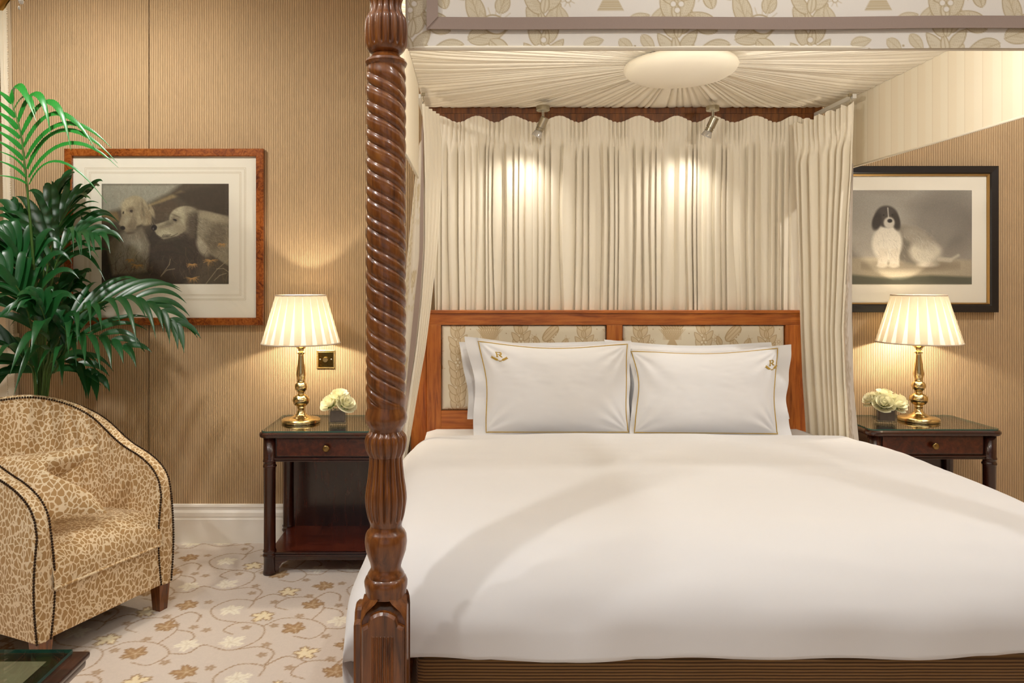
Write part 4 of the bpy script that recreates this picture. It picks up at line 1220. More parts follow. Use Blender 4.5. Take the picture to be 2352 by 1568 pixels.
# ================================================================== lamps
def lamp(x, y, label):
    root = thing('table_lamp', (x, y, TT), label, 'lamp', 'pleated bedside lamps')
    bp = [(0.088, 0.0), (0.090, 0.004), (0.089, 0.012), (0.084, 0.017), (0.070, 0.020), (0.050, 0.022), (0.046, 0.026), (0.034, 0.030), (0.022, 0.040), (0.017, 0.052), (0.016, 0.060),
          (0.020, 0.064), (0.018, 0.069), (0.030, 0.076), (0.039, 0.088), (0.041, 0.098), (0.036, 0.110), (0.024, 0.118), (0.016, 0.122), (0.016, 0.128), (0.018, 0.132), (0.027, 0.140), (0.031, 0.152), (0.028, 0.164),
          (0.018, 0.172), (0.020, 0.176), (0.017, 0.181), (0.021, 0.192), (0.023, 0.205), (0.020, 0.225), (0.015, 0.255), (0.012, 0.285), (0.012, 0.290), (0.019, 0.296), (0.020, 0.299), (0.013, 0.305),
          (0.014, 0.312), (0.022, 0.320), (0.033, 0.326), (0.034, 0.332), (0.030, 0.336), (0.008, 0.338)]
    pts = [(r, z if z < 0.03 else 0.03 + (z - 0.03) * 1.10) for r, z in bp]
    obj('base', lathe([(0.089, 0.0), (0.090, 0.004)] , (x, y, TT), 48), M['brass'], root)
    obj('stem', lathe(pts, (x, y, TT), 48), M['brass'], root, True, angle=50)
    zb, zt, rb, rt = TT + 0.370, TT + 0.594, 0.180, 0.1145
    obj('bulb_holder', lathe([(0.008, 0.366), (0.014, 0.369), (0.014, 0.405), (0.010, 0.41)], (x, y, TT), 16), M['brass_dull'], root)
    # shade: thin inner cone, flat pleats standing proud of it
    n = 72
    sh = obj('lamp_shade', lathe([(rb - 0.0015, zb - 0), (rt - 0.0015, zt)], (x, y, 0), n, caps=False), M['shade_in'], root)
    NP = 22
    for i in range(NP):
        a0 = 2 * PI * i / NP
        V, Fc = [], []
        for j in range(7):
            s = j / 6; r = rb + (rt - rb) * s; z = zb + (zt - zb) * s
            wd = (0.56 + 0.44 * s ** 0.9) * 2 * PI / NP * 0.985
            for k in range(5):
                aa = a0 + wd * (k / 4 - 0.5)
                rr = r + 0.0008 + 0.0012 * math.sin(PI * k / 4)
                V.append((x + rr * math.cos(aa), y + rr * math.sin(aa), z))
        for j in range(6):
            for k in range(4): Fc.append((j * 5 + k, j * 5 + k + 1, (j + 1) * 5 + k + 1, (j + 1) * 5 + k))
        obj('pleat', (V, Fc), M['shade'], sh, True, fix=False)
    for r, z in ((rb, zb), (rt, zt)):
        ring = [(x + (r + 0.0006) * math.cos(2 * PI * i / n), y + (r + 0.0006) * math.sin(2 * PI * i / n), z) for i in range(n)]
        obj('binding', tube(ring, 0.0034, 6, True), M['shade_trim'], sh)
    l = bpy.data.lights.new('lamp_bulb', 'POINT'); l.energy = 10.0; l.color = (1.0, 0.88, 0.70); l.shadow_soft_size = 0.014
    o = bpy.data.objects.new('lamp_bulb', l); o.location = (0, 0, 0.445); COL.objects.link(o); o.parent = root
    return root
lamp((692 - VX) * 3.47 / F, 3.465, 'lit brass lamp with cream pleated shade on the left bedside table')
lamp((2110 - VX) * 3.50 / F, 3.50, 'lit brass lamp with cream pleated shade on the right bedside table')

# ================================================================== roses in glass cubes
pet_V, pet_F = [], []
for j in range(6):
    for i in range(7):
        u, v = (i / 6 - 0.5) * 2, j / 5
        w = 0.72 * math.sin(PI * (0.12 + 0.62 * v)) ** 0.8
        a = u * w * 1.0
        r = 1.0 + 0.22 * v * v + 0.18 * max(0, v - 0.7) * 3 * (1 - 0.2 * abs(u))
        pet_V.append((r * math.cos(a) * (0.35 + 0.65 * math.sin(PI / 2 * min(1, v * 1.5))), r * math.sin(a) * (0.35 + 0.65 * math.sin(PI / 2 * min(1, v * 1.5))), v * 1.7 - 0.10 * u * u * v - 0.25 * max(0, v - 0.8)))
for j in range(5):
    for i in range(6): pet_F.append((j * 7 + i, j * 7 + i + 1, (j + 1) * 7 + i + 1, (j + 1) * 7 + i))
pet_me = bpy.data.meshes.new('petal'); pet_me.from_pydata(pet_V, [], pet_F)
pet_me.polygons.foreach_set('use_smooth', [True] * len(pet_me.polygons)); pet_me.materials.append(M['rose'])
def rose(c, size, tilt, label, group, foot):
    c = Vector(c)
    root = thing('rose', tuple(c), label, 'rose', group)
    T = Vector(tilt).normalized()
    q = T.to_track_quat('Z', 'Y')
    k = 0
    for (cnt, rad, hgt, zoff, lean) in ((3, 0.22, 0.62, 0.10, -0.10), (4, 0.40, 0.66, 0.06, 0.02), (5, 0.60, 0.66, 0.0, 0.16), (5, 0.78, 0.60, -0.08, 0.38)):
        for i in range(cnt):
            a = 2 * PI * i / cnt + k * 0.7 + rng.uniform(-0.15, 0.15)
            o = bpy.data.objects.new('petal', pet_me); COL.objects.link(o); o.parent = root
            m = q.to_matrix().to_4x4() @ Matrix.Rotation(a, 4, 'Z') @ Matrix.Translation((0, 0, zoff * size)) @ Matrix.Rotation(lean, 4, 'Y') @ Matrix.Diagonal((rad * size, rad * size * 1.25, hgt * size, 1))
            o.matrix_local = m
        k += 1
    b = c + T * (-0.10 * size)
    st = smooth_pts([b, b - T * 0.02, Vector(foot)], 6)
    obj('stem', tube(st, 0.0022, 6), M['rose_stem'], root)
    obj('calyx', merge(*[tube([b, b + (q @ Vector((math.cos(a), math.sin(a), 0.1))) * size * 0.4, b + (q @ Vector((math.cos(a), math.sin(a), -0.35))) * size * 0.75], [0.003, 0.004, 0.0006], 5) for a in (0.3, 1.6, 2.8, 4.1, 5.3)]), M['rose_stem'], root)
def vase(x, y, w, h, rot, label):
    root = thing('vase', (x, y, TT), label, 'vase', 'square glass vases')
    R = Matrix.Rotation(rot, 4, 'Z')
    def tr(geo): return [tuple(Vector((x, y, TT)) + (R @ Vector(v))) for v in geo[0]], geo[1]
    a = w / 2
    obj('glass_cube', tr(merge(box(-a, a, -a, a, 0, 0.010, 0.002), box(-a, a, -a, -a + 0.004, 0.010, h), box(-a, a, a - 0.004, a, 0.010, h), box(-a, -a + 0.004, -a + 0.004, a - 0.004, 0.010, h), box(a - 0.004, a, -a + 0.004, a - 0.004, 0.010, h))), M['vase'], root, False)
    b = a - 0.0065
    obj('liner', tr(box(-b, b, -b, b, 0.016, h - 0.012, 0.003)), M['vase_in'], root, False)
    return root
vy = 3.40; vxl = (777 - VX) * vy / F
vase(vxl, vy, 0.078, 0.082, 0.05, 'small square glass vase beside the left lamp')
G1 = 'roses in the left vase'
for (dx, dy, dz, s, tl, lb) in ((-0.030, -0.018, 0.092, 0.036, (-0.45, -0.55, 0.8), 'white rose leaning left in the left vase'), (0.034, -0.020, 0.088, 0.038, (0.5, -0.55, 0.75), 'white rose leaning right in the left vase'),
                                (0.004, 0.012, 0.120, 0.036, (0.05, -0.25, 1), 'white rose standing highest in the left vase')):
    rose((vxl + dx, vy + dy, TT + dz), s, tl, lb, G1, (vxl + dx * 0.3, vy + dy * 0.3, TT + h * 0 + 0.072))
vy2 = 3.44; vxr = (2032 - VX) * vy2 / F
vase(vxr, vy2, 0.084, 0.082, -0.30, 'small square glass vase beside the right lamp')
G2 = 'roses in the right vase'
for (dx, dy, dz, s, tl, lb) in ((-0.022, -0.028, 0.086, 0.038, (-0.2, -0.7, 0.7), 'white rose at front left of the right vase'), (0.030, -0.028, 0.086, 0.039, (0.3, -0.7, 0.7), 'white rose at front right of the right vase'),
                                (0.0, 0.010, 0.114, 0.037, (0.05, -0.15, 1), 'white rose standing highest in the right vase'), (-0.052, 0.006, 0.100, 0.033, (-0.75, -0.2, 0.7), 'white rose at the far left of the right vase'),
                                (0.062, 0.0, 0.092, 0.034, (0.85, -0.2, 0.55), 'white rose drooping at the far right of the right vase')):
    rose((vxr + dx, vy2 + dy, TT + dz), s, tl, lb, G2, (vxr + dx * 0.3, vy2 + dy * 0.3, TT + 0.072))

# ================================================================== dimmer switch
sw = thing('dimmer_switch', (P(749, 825, WY).x, WY, P(749, 825, WY).z), 'square brass dimmer switch with beaded rim beside the left lamp', 'switch')
sx, sz, sh_ = P(749, 825, WY).x, P(749, 825, WY).z, 0.0465
obj('plate', merge(box(sx - sh_, sx + sh_, WY - 0.006, WY - 0.0005, sz - sh_, sz + sh_, 0.002)), M['brass'], sw, False)
obj('inner_plate', box(sx - 0.037, sx + 0.037, WY - 0.0075, WY - 0.005, sz - 0.037, sz + 0.037, 0.001), M['brass_dark'], sw, False)
beads = []
for i in range(24):
    t = -sh_ + 0.004 + (2 * sh_ - 0.008) * i / 23
    for p in ((sx + t, sz - sh_ + 0.004), (sx + t, sz + sh_ - 0.004), (sx - sh_ + 0.004, sz + t), (sx + sh_ - 0.004, sz + t)):
        beads.append(ball((p[0], WY - 0.0065, p[1]), 0.0021, 6, 4))
tag(obj('beaded_rim', merge(*beads), M['brass'], sw), kind='stuff')
kn = lathe([(0.0135, 0.0), (0.0135, 0.012), (0.012, 0.015), (0.001, 0.015)], n=24)
obj('dial', ([(sx + v[0], WY - 0.0075 - v[2], sz + v[1]) for v in kn[0]], kn[1]), M['brass'], sw, True, angle=40)
for d in (-0.028, 0.028):
    kn = lathe([(0.0045, 0.0), (0.0042, 0.0015), (0.001, 0.002)], n=14)
    obj('screw', ([(sx + d + v[0], WY - 0.0075 - v[2], sz + v[1]) for v in kn[0]], kn[1]), M['nickel'], sw)

# ================================================================== framed pictures
def setters(w, h):
    """two setter dogs among grasses, after a sepia engraving"""
    c = Canvas(w, h, (84, 74, 60))
    kx, ky = w / 1645, h / 1292
    X = lambda x: (x - 275) * kx
    Y = lambda y: (y - 120) * ky
    pt = lambda L: [(X(a), Y(b)) for a, b in L]
    def ell(x, y, rx, ry, col, a=0, soft=8, op=1.0): c.ell(X(x), Y(y), rx * kx, ry * ky, col, a, soft * 0.5, op)
    def po(L, col, op=1.0, soft=6): c.poly(pt(L), col, op, soft * 0.55)
    r = np.random.RandomState(4)
    po([(275, 120), (1300, 120), (1150, 240), (860, 380), (600, 420), (275, 520)], (150, 146, 130), 1, 26)
    po([(860, 400), (1300, 210), (1380, 240), (1100, 350), (880, 420)], (150, 130, 92), 0.8, 10)
    po([(275, 470), (480, 490), (520, 600), (275, 620)], (138, 112, 68), 0.7, 16)
    po([(1200, 250), (1920, 100), (1920, 560), (1500, 460)], (72, 62, 50), 1, 18)
    po([(900, 430), (1180, 330), (1300, 420), (1000, 640)], (88, 74, 58), 0.8, 20)
    ell(1150, 1050, 420, 420, (62, 52, 44), 0, 40, 0.8)
    ell(420, 1150, 160, 260, (40, 32, 24), 0, 30, 0.8)
    # left dog
    po([(330, 900), (480, 760), (800, 680), (900, 900), (860, 1250), (420, 1300)], (120, 110, 92), 1, 16)
    ell(660, 930, 150, 190, (156, 148, 128), 0.1, 26, 0.9)
    ell(540, 1000, 90, 190, (146, 140, 128), 0.2, 26, 0.8)
    ell(705, 470, 175, 195, (164, 150, 120), 0.1, 9)
    po([(540, 520), (500, 640), (560, 720), (640, 770), (720, 700), (740, 560)], (150, 136, 110), 1, 8)
    ell(660, 640, 62, 60, (112, 96, 76), 0, 16, 0.7)
    ell(850, 540, 72, 120, (138, 122, 94), -0.25, 8); ell(830, 610, 40, 50, (164, 150, 120), 0, 10, 0.8)
    ell(925, 470, 26, 80, (176, 160, 126), -0.4, 8, 0.7)
    ell(655, 455, 44, 40, (110, 94, 74), 0.2, 18, 0.8); ell(662, 474, 20, 17, (44, 34, 27), 0.2, 4); ell(556, 495, 9, 17, (58, 46, 36), 0.2, 4)
    ell(550, 690, 32, 26, (46, 38, 33), 0.3, 5); ell(650, 755, 60, 16, (92, 78, 62), -0.1, 6)
    ell(600, 380, 90, 60, (182, 168, 136), -0.6, 16, 0.7)
    # right dog, profile to the left
    po([(1480, 450), (1620, 470), (1920, 540), (1920, 1180), (1700, 1040), (1520, 880)], (138, 128, 106), 1, 10)
    ell(1760, 800, 130, 220, (106, 94, 76), 0.5, 36, 0.8)
    ell(1740, 560, 190, 50, (170, 158, 130), 0.25, 18, 0.7); ell(1580, 940, 60, 120, (176, 166, 142), -0.5, 16, 0.8)
    ell(1340, 560, 190, 150, (172, 162, 134), -0.15, 8)
    po([(925, 660), (1150, 590), (1280, 560), (1370, 720), (1240, 800), (1080, 838), (990, 780)], (160, 150, 124), 1, 7)
    ell(1100, 770, 90, 50, (182, 172, 144), 0, 12, 0.8); ell(1110, 660, 110, 26, (124, 112, 92), -0.25, 10, 0.7)
    ell(1440, 640, 72, 190, (86, 76, 62), 0.12, 10); ell(1420, 480, 90, 60, (104, 94, 76), 0.3, 12, 0.9)
    ell(955, 686, 36, 38, (40, 33, 30), 0.3, 5); ell(945, 700, 10, 14, (120, 116, 110), 0, 3, 0.6)
    ell(1225, 580, 54, 34, (112, 100, 82), 0.35, 12, 0.8); ell(1222, 588, 26, 13, (40, 33, 28), 0.35, 4); ell(1240, 535, 60, 14, (96, 86, 70), 0.4, 8, 0.7)
    for k in range(5): c.stroke(pt([(1060 + 18 * k, 800), (1080 + 22 * k, 775)]), 1.0, (60, 52, 44), 0.7)
    c.stroke(pt([(990, 780), (1040, 812), (1180, 800), (1260, 760)]), 1.0, (70, 60, 50), 0.7, 1.5)
    ell(690, 560, 30, 110, (136, 122, 98), 0.15, 14, 0.7); ell(600, 600, 46, 60, (172, 160, 132), 0.3, 14, 0.7); ell(780, 430, 60, 90, (146, 132, 106), -0.2, 18, 0.6)
    ell(815, 470, 14, 120, (96, 84, 66), -0.15, 8, 0.6); ell(690, 720, 90, 26, (104, 92, 74), -0.15, 12, 0.6); ell(700, 800, 110, 60, (112, 100, 82), 0.1, 30, 0.6)
    ell(1300, 700, 90, 60, (140, 128, 104), 0.2, 20, 0.6); ell(1360, 470, 110, 40, (186, 176, 148), -0.2, 16, 0.6); ell(1380, 600, 30, 130, (124, 112, 92), 0.1, 14, 0.6)
    ell(1500, 620, 24, 150, (70, 60, 48), 0.1, 12, 0.7); ell(1150, 625, 60, 30, (104, 94, 78), -0.3, 10, 0.6); ell(1170, 830, 130, 30, (84, 74, 60), -0.2, 14, 0.6)
    # fur
    for _ in range(260):
        x, y = r.uniform(1500, 1900), r.uniform(560, 1000); a = 0.6 + r.normal(0, 0.3); L = r.uniform(30, 80)
        g = int(r.choice([96, 176])); c.stroke(pt([(x, y), (x + L * math.cos(a), y + L * math.sin(a))]), 0.5, (g, g - 10, g - 30), 0.28)
    for _ in range(200):
        x, y = r.uniform(480, 860), r.uniform(760, 1050); a = 1.3 + r.normal(0, 0.3); L = r.uniform(30, 80)
        g = int(r.choice([100, 184])); c.stroke(pt([(x, y), (x + L * math.cos(a), y + L * math.sin(a))]), 0.5, (g, g - 8, g - 28), 0.25)
    for _ in range(60):
        x, y = r.uniform(800, 950), r.uniform(400, 600); c.stroke(pt([(x, y), (x + 26, y + 50)]), 0.5, (186, 170, 138), 0.3)
    for _ in range(420):
        x, y = r.uniform(560, 900), r.uniform(310, 640); a = 1.2 + (x - 700) * 0.003 + r.normal(0, 0.25); L = r.uniform(18, 46)
        g = int(r.choice([104, 190])); c.stroke(pt([(x, y), (x + L * math.cos(a), y + L * math.sin(a))]), 0.45, (g, g - 12, g - 36), 0.16)
    for _ in range(420):
        x, y = r.uniform(1060, 1520), r.uniform(430, 800); a = 0.35 + r.normal(0, 0.35); L = r.uniform(18, 46)
        g = int(r.choice([92, 196])); c.stroke(pt([(x, y), (x + L * math.cos(a), y + L * math.sin(a))]), 0.45, (g, g - 10, g - 32), 0.15)
    # grasses
    for _ in range(150):
        x, y = r.uniform(280, 1900), r.uniform(1100, 1412); a = -PI / 2 + r.normal(0, 0.5); L = r.uniform(60, 170)
        g = [(48, 38, 28), (112, 96, 72), (132, 108, 74), (70, 50, 40)][r.randint(4)]
        c.stroke(pt([(x, y), (x + L * 0.5 * math.cos(a), y + L * 0.5 * math.sin(a)), (x + L * math.cos(a + 0.25), y + L * math.sin(a + 0.25))]), 0.6, tuple(g), 0.4)
    for (x, y, s) in ((740, 1170, 100), (1690, 1110, 110), (1440, 1340, 110), (1450, 1160, 90), (1830, 900, 70), (640, 1100, 70)):
        for _ in range(36):
            a = r.uniform(-0.4, PI + 0.4); L = s * r.uniform(0.3, 1)
            c.stroke(pt([(x, y), (x + L * 0.6 * math.cos(a), y + 0.3 * L * math.sin(a) - 10), (x + L * math.cos(a), y + L * 0.7 * math.sin(a))]), 0.7, (178, 136, 82), 0.45)
    for L in ([(1620, 1412), (1760, 1230), (1920, 1090)], [(1760, 1215), (1850, 1210), (1920, 1260)], [(1040, 1312), (1150, 1160), (1165, 1090)], [(1050, 1300), (1120, 1230), (1220, 1215)], [(1730, 1365), (1800, 1300), (1890, 1270)]):
        c.stroke(pt(L), 0.9, (158, 142, 112), 0.8)
    c.grain(0.02, 16, 4, 6); c.grain(0.035, 6)
    return c

def sepia_dog(w, h):
    """a plain sepia study: a dark-headed dog sitting on pale ground under a cloudy sky"""
    c = Canvas(w, h, (150, 143, 132))
    r = np.random.RandomState(9)
    for _ in range(60):
        x, y = r.uniform(0, w), r.uniform(0, h * 0.6); g = r.uniform(128, 176)
        c.ell(x, y, r.uniform(20, 70), r.uniform(6, 18), (g, g - 5, g - 16), r.uniform(-0.2, 0.2), 18, 0.28)
    c.ell(w * 0.80, h * 0.35, w * 0.26, h * 0.32, (112, 106, 98), 0, 50, 0.7)
    c.poly([(0, h * 0.72), (w * 0.5, h * 0.70), (w, h * 0.74), (w, h), (0, h)], (170, 158, 136), 1, 8)
    c.poly([(0, h * 0.88), (w * 0.4, h * 0.93), (w * 0.7, h * 0.90), (w, h * 0.92), (w, h), (0, h)], (92, 92, 78), 1, 8)
    c.ell(w * 0.55, h * 0.80, w * 0.32, h * 0.05, (116, 106, 90), 0, 14, 0.8)
    # body, haunch, chest, forelegs
    c.ell(w * 0.54, h * 0.58, w * 0.20, h * 0.19, (104, 97, 86), 0.35, 10)
    c.ell(w * 0.66, h * 0.66, w * 0.12, h * 0.13, (176, 168, 152), 0.2, 12)
    c.ell(w * 0.60, h * 0.50, w * 0.14, h * 0.09, (152, 144, 130), 0.5, 14, 0.8)
    c.ell(w * 0.38, h * 0.56, w * 0.11, h * 0.19, (206, 198, 182), 0.1, 10)
    for (x, a) in ((0.355, 0.0), (0.44, 0.05)):
        c.poly([(w * (x - 0.032), h * 0.62), (w * (x + 0.034), h * 0.62), (w * (x + 0.026), h * 0.80), (w * (x - 0.045), h * 0.80)], (198, 188, 170), 1, 6)
        c.ell(w * (x - 0.012), h * 0.80, w * 0.036, h * 0.022, (186, 174, 154), 0, 5)
    c.ell(w * 0.68, h * 0.79, w * 0.07, h * 0.026, (190, 180, 162), 0, 6)
    c.stroke([(w * 0.76, h * 0.73), (w * 0.84, h * 0.74), (w * 0.90, h * 0.69)], 5.5, (190, 182, 164), 0.9, 5, True)
    # head turned to the right
    c.ell(w * 0.375, h * 0.28, w * 0.085, h * 0.115, (74, 68, 62), 0.1, 6)
    c.ell(w * 0.305, h * 0.33, w * 0.034, h * 0.095, (58, 52, 48), 0.25, 5); c.ell(w * 0.445, h * 0.33, w * 0.03, h * 0.095, (62, 56, 50), -0.2, 5)
    c.ell(w * 0.395, h * 0.345, w * 0.040, h * 0.060, (188, 180, 166), 0, 5); c.ell(w * 0.40, h * 0.325, w * 0.018, h * 0.020, (46, 42, 40), 0, 3)
    c.stroke([(w * 0.385, h * 0.19), (w * 0.39, h * 0.29)], 1.6, (196, 188, 174), 0.8, 2)
    c.ell(w * 0.355, h * 0.265, 2.0, 1.8, (30, 27, 26), 0, 1.5); c.ell(w * 0.418, h * 0.262, 2.0, 1.8, (30, 27, 26), 0, 1.5)
    for _ in range(300):
        x, y = r.uniform(0.30, 0.72) * w, r.uniform(0.42, 0.74) * h; a = 1.1 + r.normal(0, 0.3); L = r.uniform(4, 12)
        g = int(r.choice([92, 214])); c.stroke([(x, y), (x + L * math.cos(a), y + L * math.sin(a))], 0.5, (g, g - 6, g - 16), 0.18)
    c.grain(0.03, 8)
    return c

def picture(name, label, px, wallpx, py, fw, painter, prnt, style):
    """px=(left,right), py=(top,bottom) of the outer frame; fw frame width px; prnt=(l,r,t,b) of the print"""
    Yw, Y = WY, WY - 0.028
    k = Y / F
    X = lambda a: (a - VX) * k
    Zz = lambda a: CH - (a - VY) * k
    x0, x1, z0, z1, f = X(px[0]), X(px[1]), Zz(py[1]), Zz(py[0]), fw * k
    root = thing(name, ((x0 + x1) / 2, Yw, (z0 + z1) / 2), label, 'picture', 'framed dog engravings')
    wood = M['burl'] if style == 'burl' else M['ebony']
    def mould(a, b, c, d, sec):
        """mitred frame: section list of (inset, depth)"""
        out = []
        for side in range(4):
            V, Fc = [], []
            for (ins, dep) in sec:
                P4 = [(a + ins, c + ins), (b - ins, c + ins), (b - ins, d - ins), (a + ins, d - ins)]
                p, q_ = P4[side], P4[(side + 1) % 4]
                V += [(p[0], Yw - dep, p[1]), (q_[0], Yw - dep, q_[1])]
            n = len(sec)
            Fc = [(2 * i, 2 * i + 1, (2 * i + 3) % (2 * n), (2 * i + 2) % (2 * n)) for i in range(n)]
            Fc += [tuple(range(0, 2 * n, 2)), tuple(range(1, 2 * n, 2))]
            out.append((V, Fc))
        return out
    if style == 'burl': sec = [(0, 0.002), (0, 0.026), (0.003, 0.029), (f - 0.003, 0.029), (f, 0.026), (f, 0.002)]
    else: sec = [(0, 0.002), (0, 0.030), (0.003, 0.033), (f - 0.006, 0.030), (f, 0.024), (f, 0.002)]
    for g in mould(x0, x1, z0, z1, sec): obj('frame_rail', g, wood, root, False)
    ins = f
    if style != 'burl':
        g2 = 0.009
        for g in mould(x0 + f, x1 - f, z0 + f, z1 - f, [(0, 0.002), (0, 0.024), (0.003, 0.027), (g2, 0.019), (g2, 0.002)]): obj('gilt_fillet', g, M['gold_fillet'], root, False)
        ins = f + g2
    obj('mount', box(x0 + ins, x1 - ins, Yw - 0.012, Yw - 0.003, z0 + ins, z1 - ins), M['mat'], root, False)
    a, b, c, d = X(prnt[0]), X(prnt[1]), Zz(prnt[3]), Zz(prnt[2])
    if style == 'burl':
        ls = []
        for off in (0.052, 0.058, 0.074, 0.080):
            q0, q1, q2, q3 = a - off * 1.05, b + off * 1.05, c - off, d + off
            t = 0.0007
            ls += [box(q0, q1, Yw - 0.0126, Yw - 0.012, q2 - t, q2 + t), box(q0, q1, Yw - 0.0126, Yw - 0.012, q3 - t, q3 + t), box(q0 - t, q0 + t, Yw - 0.0126, Yw - 0.012, q2, q3), box(q1 - t, q1 + t, Yw - 0.0126, Yw - 0.012, q2, q3)]
        obj('ruled_lines', merge(*ls), M['mat_line'], root, False)
    w = int((b - a) / 0.0019); h = int((d - c) / 0.0019)
    cv_ = painter(w, h).lin()
    U, Vv = np.meshgrid(np.linspace(a, b, w), np.linspace(d, c, h))
    grid_obj('engraving', np.stack([U, np.full_like(U, Yw - 0.0130), Vv], -1), w, h, M['print'], root, cv_, False)
    obj('glazing', ([(x0 + ins, Yw - 0.0165, z0 + ins), (x1 - ins, Yw - 0.0165, z0 + ins), (x1 - ins, Yw - 0.0165, z1 - ins), (x0 + ins, Yw - 0.0165, z1 - ins)], [(0, 1, 2, 3)]), M['glass'], root, False, fix=False)
    return root
picture('framed_picture', 'burr walnut framed engraving of two setter dogs behind the palm', (147, 605), None, (341, 747), 17.5, setters, (230, 523, 421, 652), 'burl')
picture('framed_picture', 'black and gilt framed sepia engraving of a dog above the right lamp', (1866, 2293), None, (381, 717), 18, sepia_dog, (1922, 2237, 436, 653), 'ebony')

# ================================================================== leopard armchair
A0, A1 = Vector((-1.425, 2.425, 0)), Vector((-1.195, 2.945, 0))
wv = (A1 - A0).normalized(); fv_ = Vector((wv.y, -wv.x, 0))
Wc = (A1 - A0).length
Dc = 0.60
ch = thing('armchair', tuple((A0 + A1) / 2 - fv_ * Dc / 2), 'leopard-print tub armchair with dark nail trim in the left corner', 'armchair')
def loc(a, b, z): # a across (0 near arm .. Wc far arm), b backward from the front
    p = A0 + wv * a - fv_ * b; return Vector((p.x, p.y, z))
# plan line of the shell (middle of its thickness)
TH = 0.050
pl = []
R = Wc / 2 - TH / 2 + 0.0
for i in range(9): pl.append((TH / 2, i / 8 * (Dc - R - TH / 2)))
for i in range(1, 24):
    a = PI * i / 24; pl.append((Wc / 2 - R * math.cos(a), (Dc - R - TH / 2) + R * math.sin(a) ** 0.85))
for i in range(9): pl.append((Wc - TH / 2, (1 - i / 8) * (Dc - R - TH / 2)))
pl3 = smooth_pts([Vector((a, b, 0)) for a, b in pl], 150)
cum = [0.0]
for p, q_ in zip(pl3[:-1], pl3[1:]): cum.append(cum[-1] + (q_ - p).length)
Ls = cum[-1]; Z0 = 0.105
def top(s):
    e = min(s, Ls - s)
    zc, ra = 0.455, 0.16                      # straight front edge up to zc, then a round shoulder
    base = 0.60 + 0.225 * sm(0.06, Ls / 2 * 0.92, e)
    if e < ra: return zc + (base - zc) * math.sqrt(max(0, 1 - (1 - e / ra) ** 2))
    return base
cols = []
for i, p in enumerate(pl3):
    a = pl3[max(0, i - 1)]; b = pl3[min(149, i + 1)]; t = (b - a).normalized(); n = Vector((-t.y, t.x, 0))
    # n points outward from the seat
    ctr = Vector((Wc / 2, Dc - R - TH / 2, 0))
    if n.dot(p - ctr) < 0 and p.y > ctr.y: n = -n
    if p.y <= ctr.y: n = Vector((-1, 0, 0)) if p.x < Wc / 2 else Vector((1, 0, 0))
    s = cum[i]; lean = 0.055 * sm(0.15, Ls / 2, min(s, Ls - s))
    cols.append((p, n, top(s), lean))
NR_ = 14
def sheet(side):
    rows = []
    for j in range(NR_):
        f = j / (NR_ - 1); row = []
        for (p, n, h, ln) in cols:
            q_ = p + n * (side * TH / 2 + ln * (f ** 1.5) + (0.012 * math.sin(PI * f) if side > 0 else -0.014 * math.sin(PI * f)))
            row.append(loc(q_.x, q_.y, Z0 + (h - Z0) * f))
        rows.append(row)
    return rows
So, Si = sheet(1), sheet(-1)
def rows_geo(rows):
    n = len(rows[0]); V = [tuple(p) for r_ in rows for p in r_]
    return V, [(j * n + i, j * n + i + 1, (j + 1) * n + i + 1, (j + 1) * n + i) for j in range(len(rows) - 1) for i in range(n - 1)]
def edge_path(rows):
    return [r_[0] for r_ in rows] + rows[-1][1:-1] + [r_[-1] for r_ in rows][::-1]
eo, ei = edge_path(So), edge_path(Si)
N_ = len(eo); mids = []
for k in range(N_):
    t = (eo[min(N_ - 1, k + 1)] - eo[max(0, k - 1)]).normalized(); w_ = (ei[k] - eo[k]).normalized()
    out = t.cross(w_).normalized()
    cen = loc(Wc / 2, Dc * 0.5, 0.35)
    if out.dot((eo[k] + ei[k]) / 2 - cen) < 0: out = -out
    mids.append(((eo[k] + ei[k]) / 2 + out * 0.010, out))
band = ([tuple(p) for p in eo] + [tuple(m[0]) for m in mids] + [tuple(p) for p in ei],
        [(r_ * N_ + k, r_ * N_ + k + 1, (r_ + 1) * N_ + k + 1, (r_ + 1) * N_ + k) for r_ in range(2) for k in range(N_ - 1)])
obj('outer_shell', rows_geo(So), M['leopard'], ch)
obj('inner_back', rows_geo(Si), M['leopard'], ch)
obj('edge_band', band, M['leopard'], ch)
nails = []
for k_, path in enumerate((eo, ei)):
    d = 0.0; nxt = 0.0
    for k in range(N_ - 1):
        a, b = path[k], path[k + 1]; L = (b - a).length
        while nxt <= d + L and L > 0:
            t = (nxt - d) / L; p = a.lerp(b, t) + mids[k][1] * 0.002
            nails.append(ball(p, 0.0047, 6, 4)); nxt += 0.0098
        d += L
tag(obj('nail_trim', merge(*nails), M['nail'], ch), kind='stuff')
# seat with rounded front, front rail, piping
def seat_geo():
    V, Fc = [], []; na, nb = 40, 30
    for j in range(nb):
        f = j / (nb - 1)
        for i in range(na):
            a = TH + 0.004 + (Wc - TH * 2 - 0.008) * i / (na - 1); e = min(i, na - 1 - i) / (na - 1) * 2
            crown = 0.022 * (1 - (2 * i / (na - 1) - 1) ** 4)
            if f < 0.45:
                t = f / 0.45 * PI / 2
                b = -0.012 + 0.105 * (1 - math.cos(t)) ** 1.1; z = 0.268 + (0.118 + crown) * math.sin(t) ** 0.8
            else:
                t = (f - 0.45) / 0.55; b = 0.093 + (Dc - 0.16) * t; z = 0.386 + crown - 0.02 * t
            V.append(tuple(loc(a, b, z)))
    for j in range(nb - 1):
        for i in range(na - 1): Fc.append((j * na + i, j * na + i + 1, (j + 1) * na + i + 1, (j + 1) * na + i))
    return V, Fc
obj('seat', seat_geo(), M['leopard'], ch)
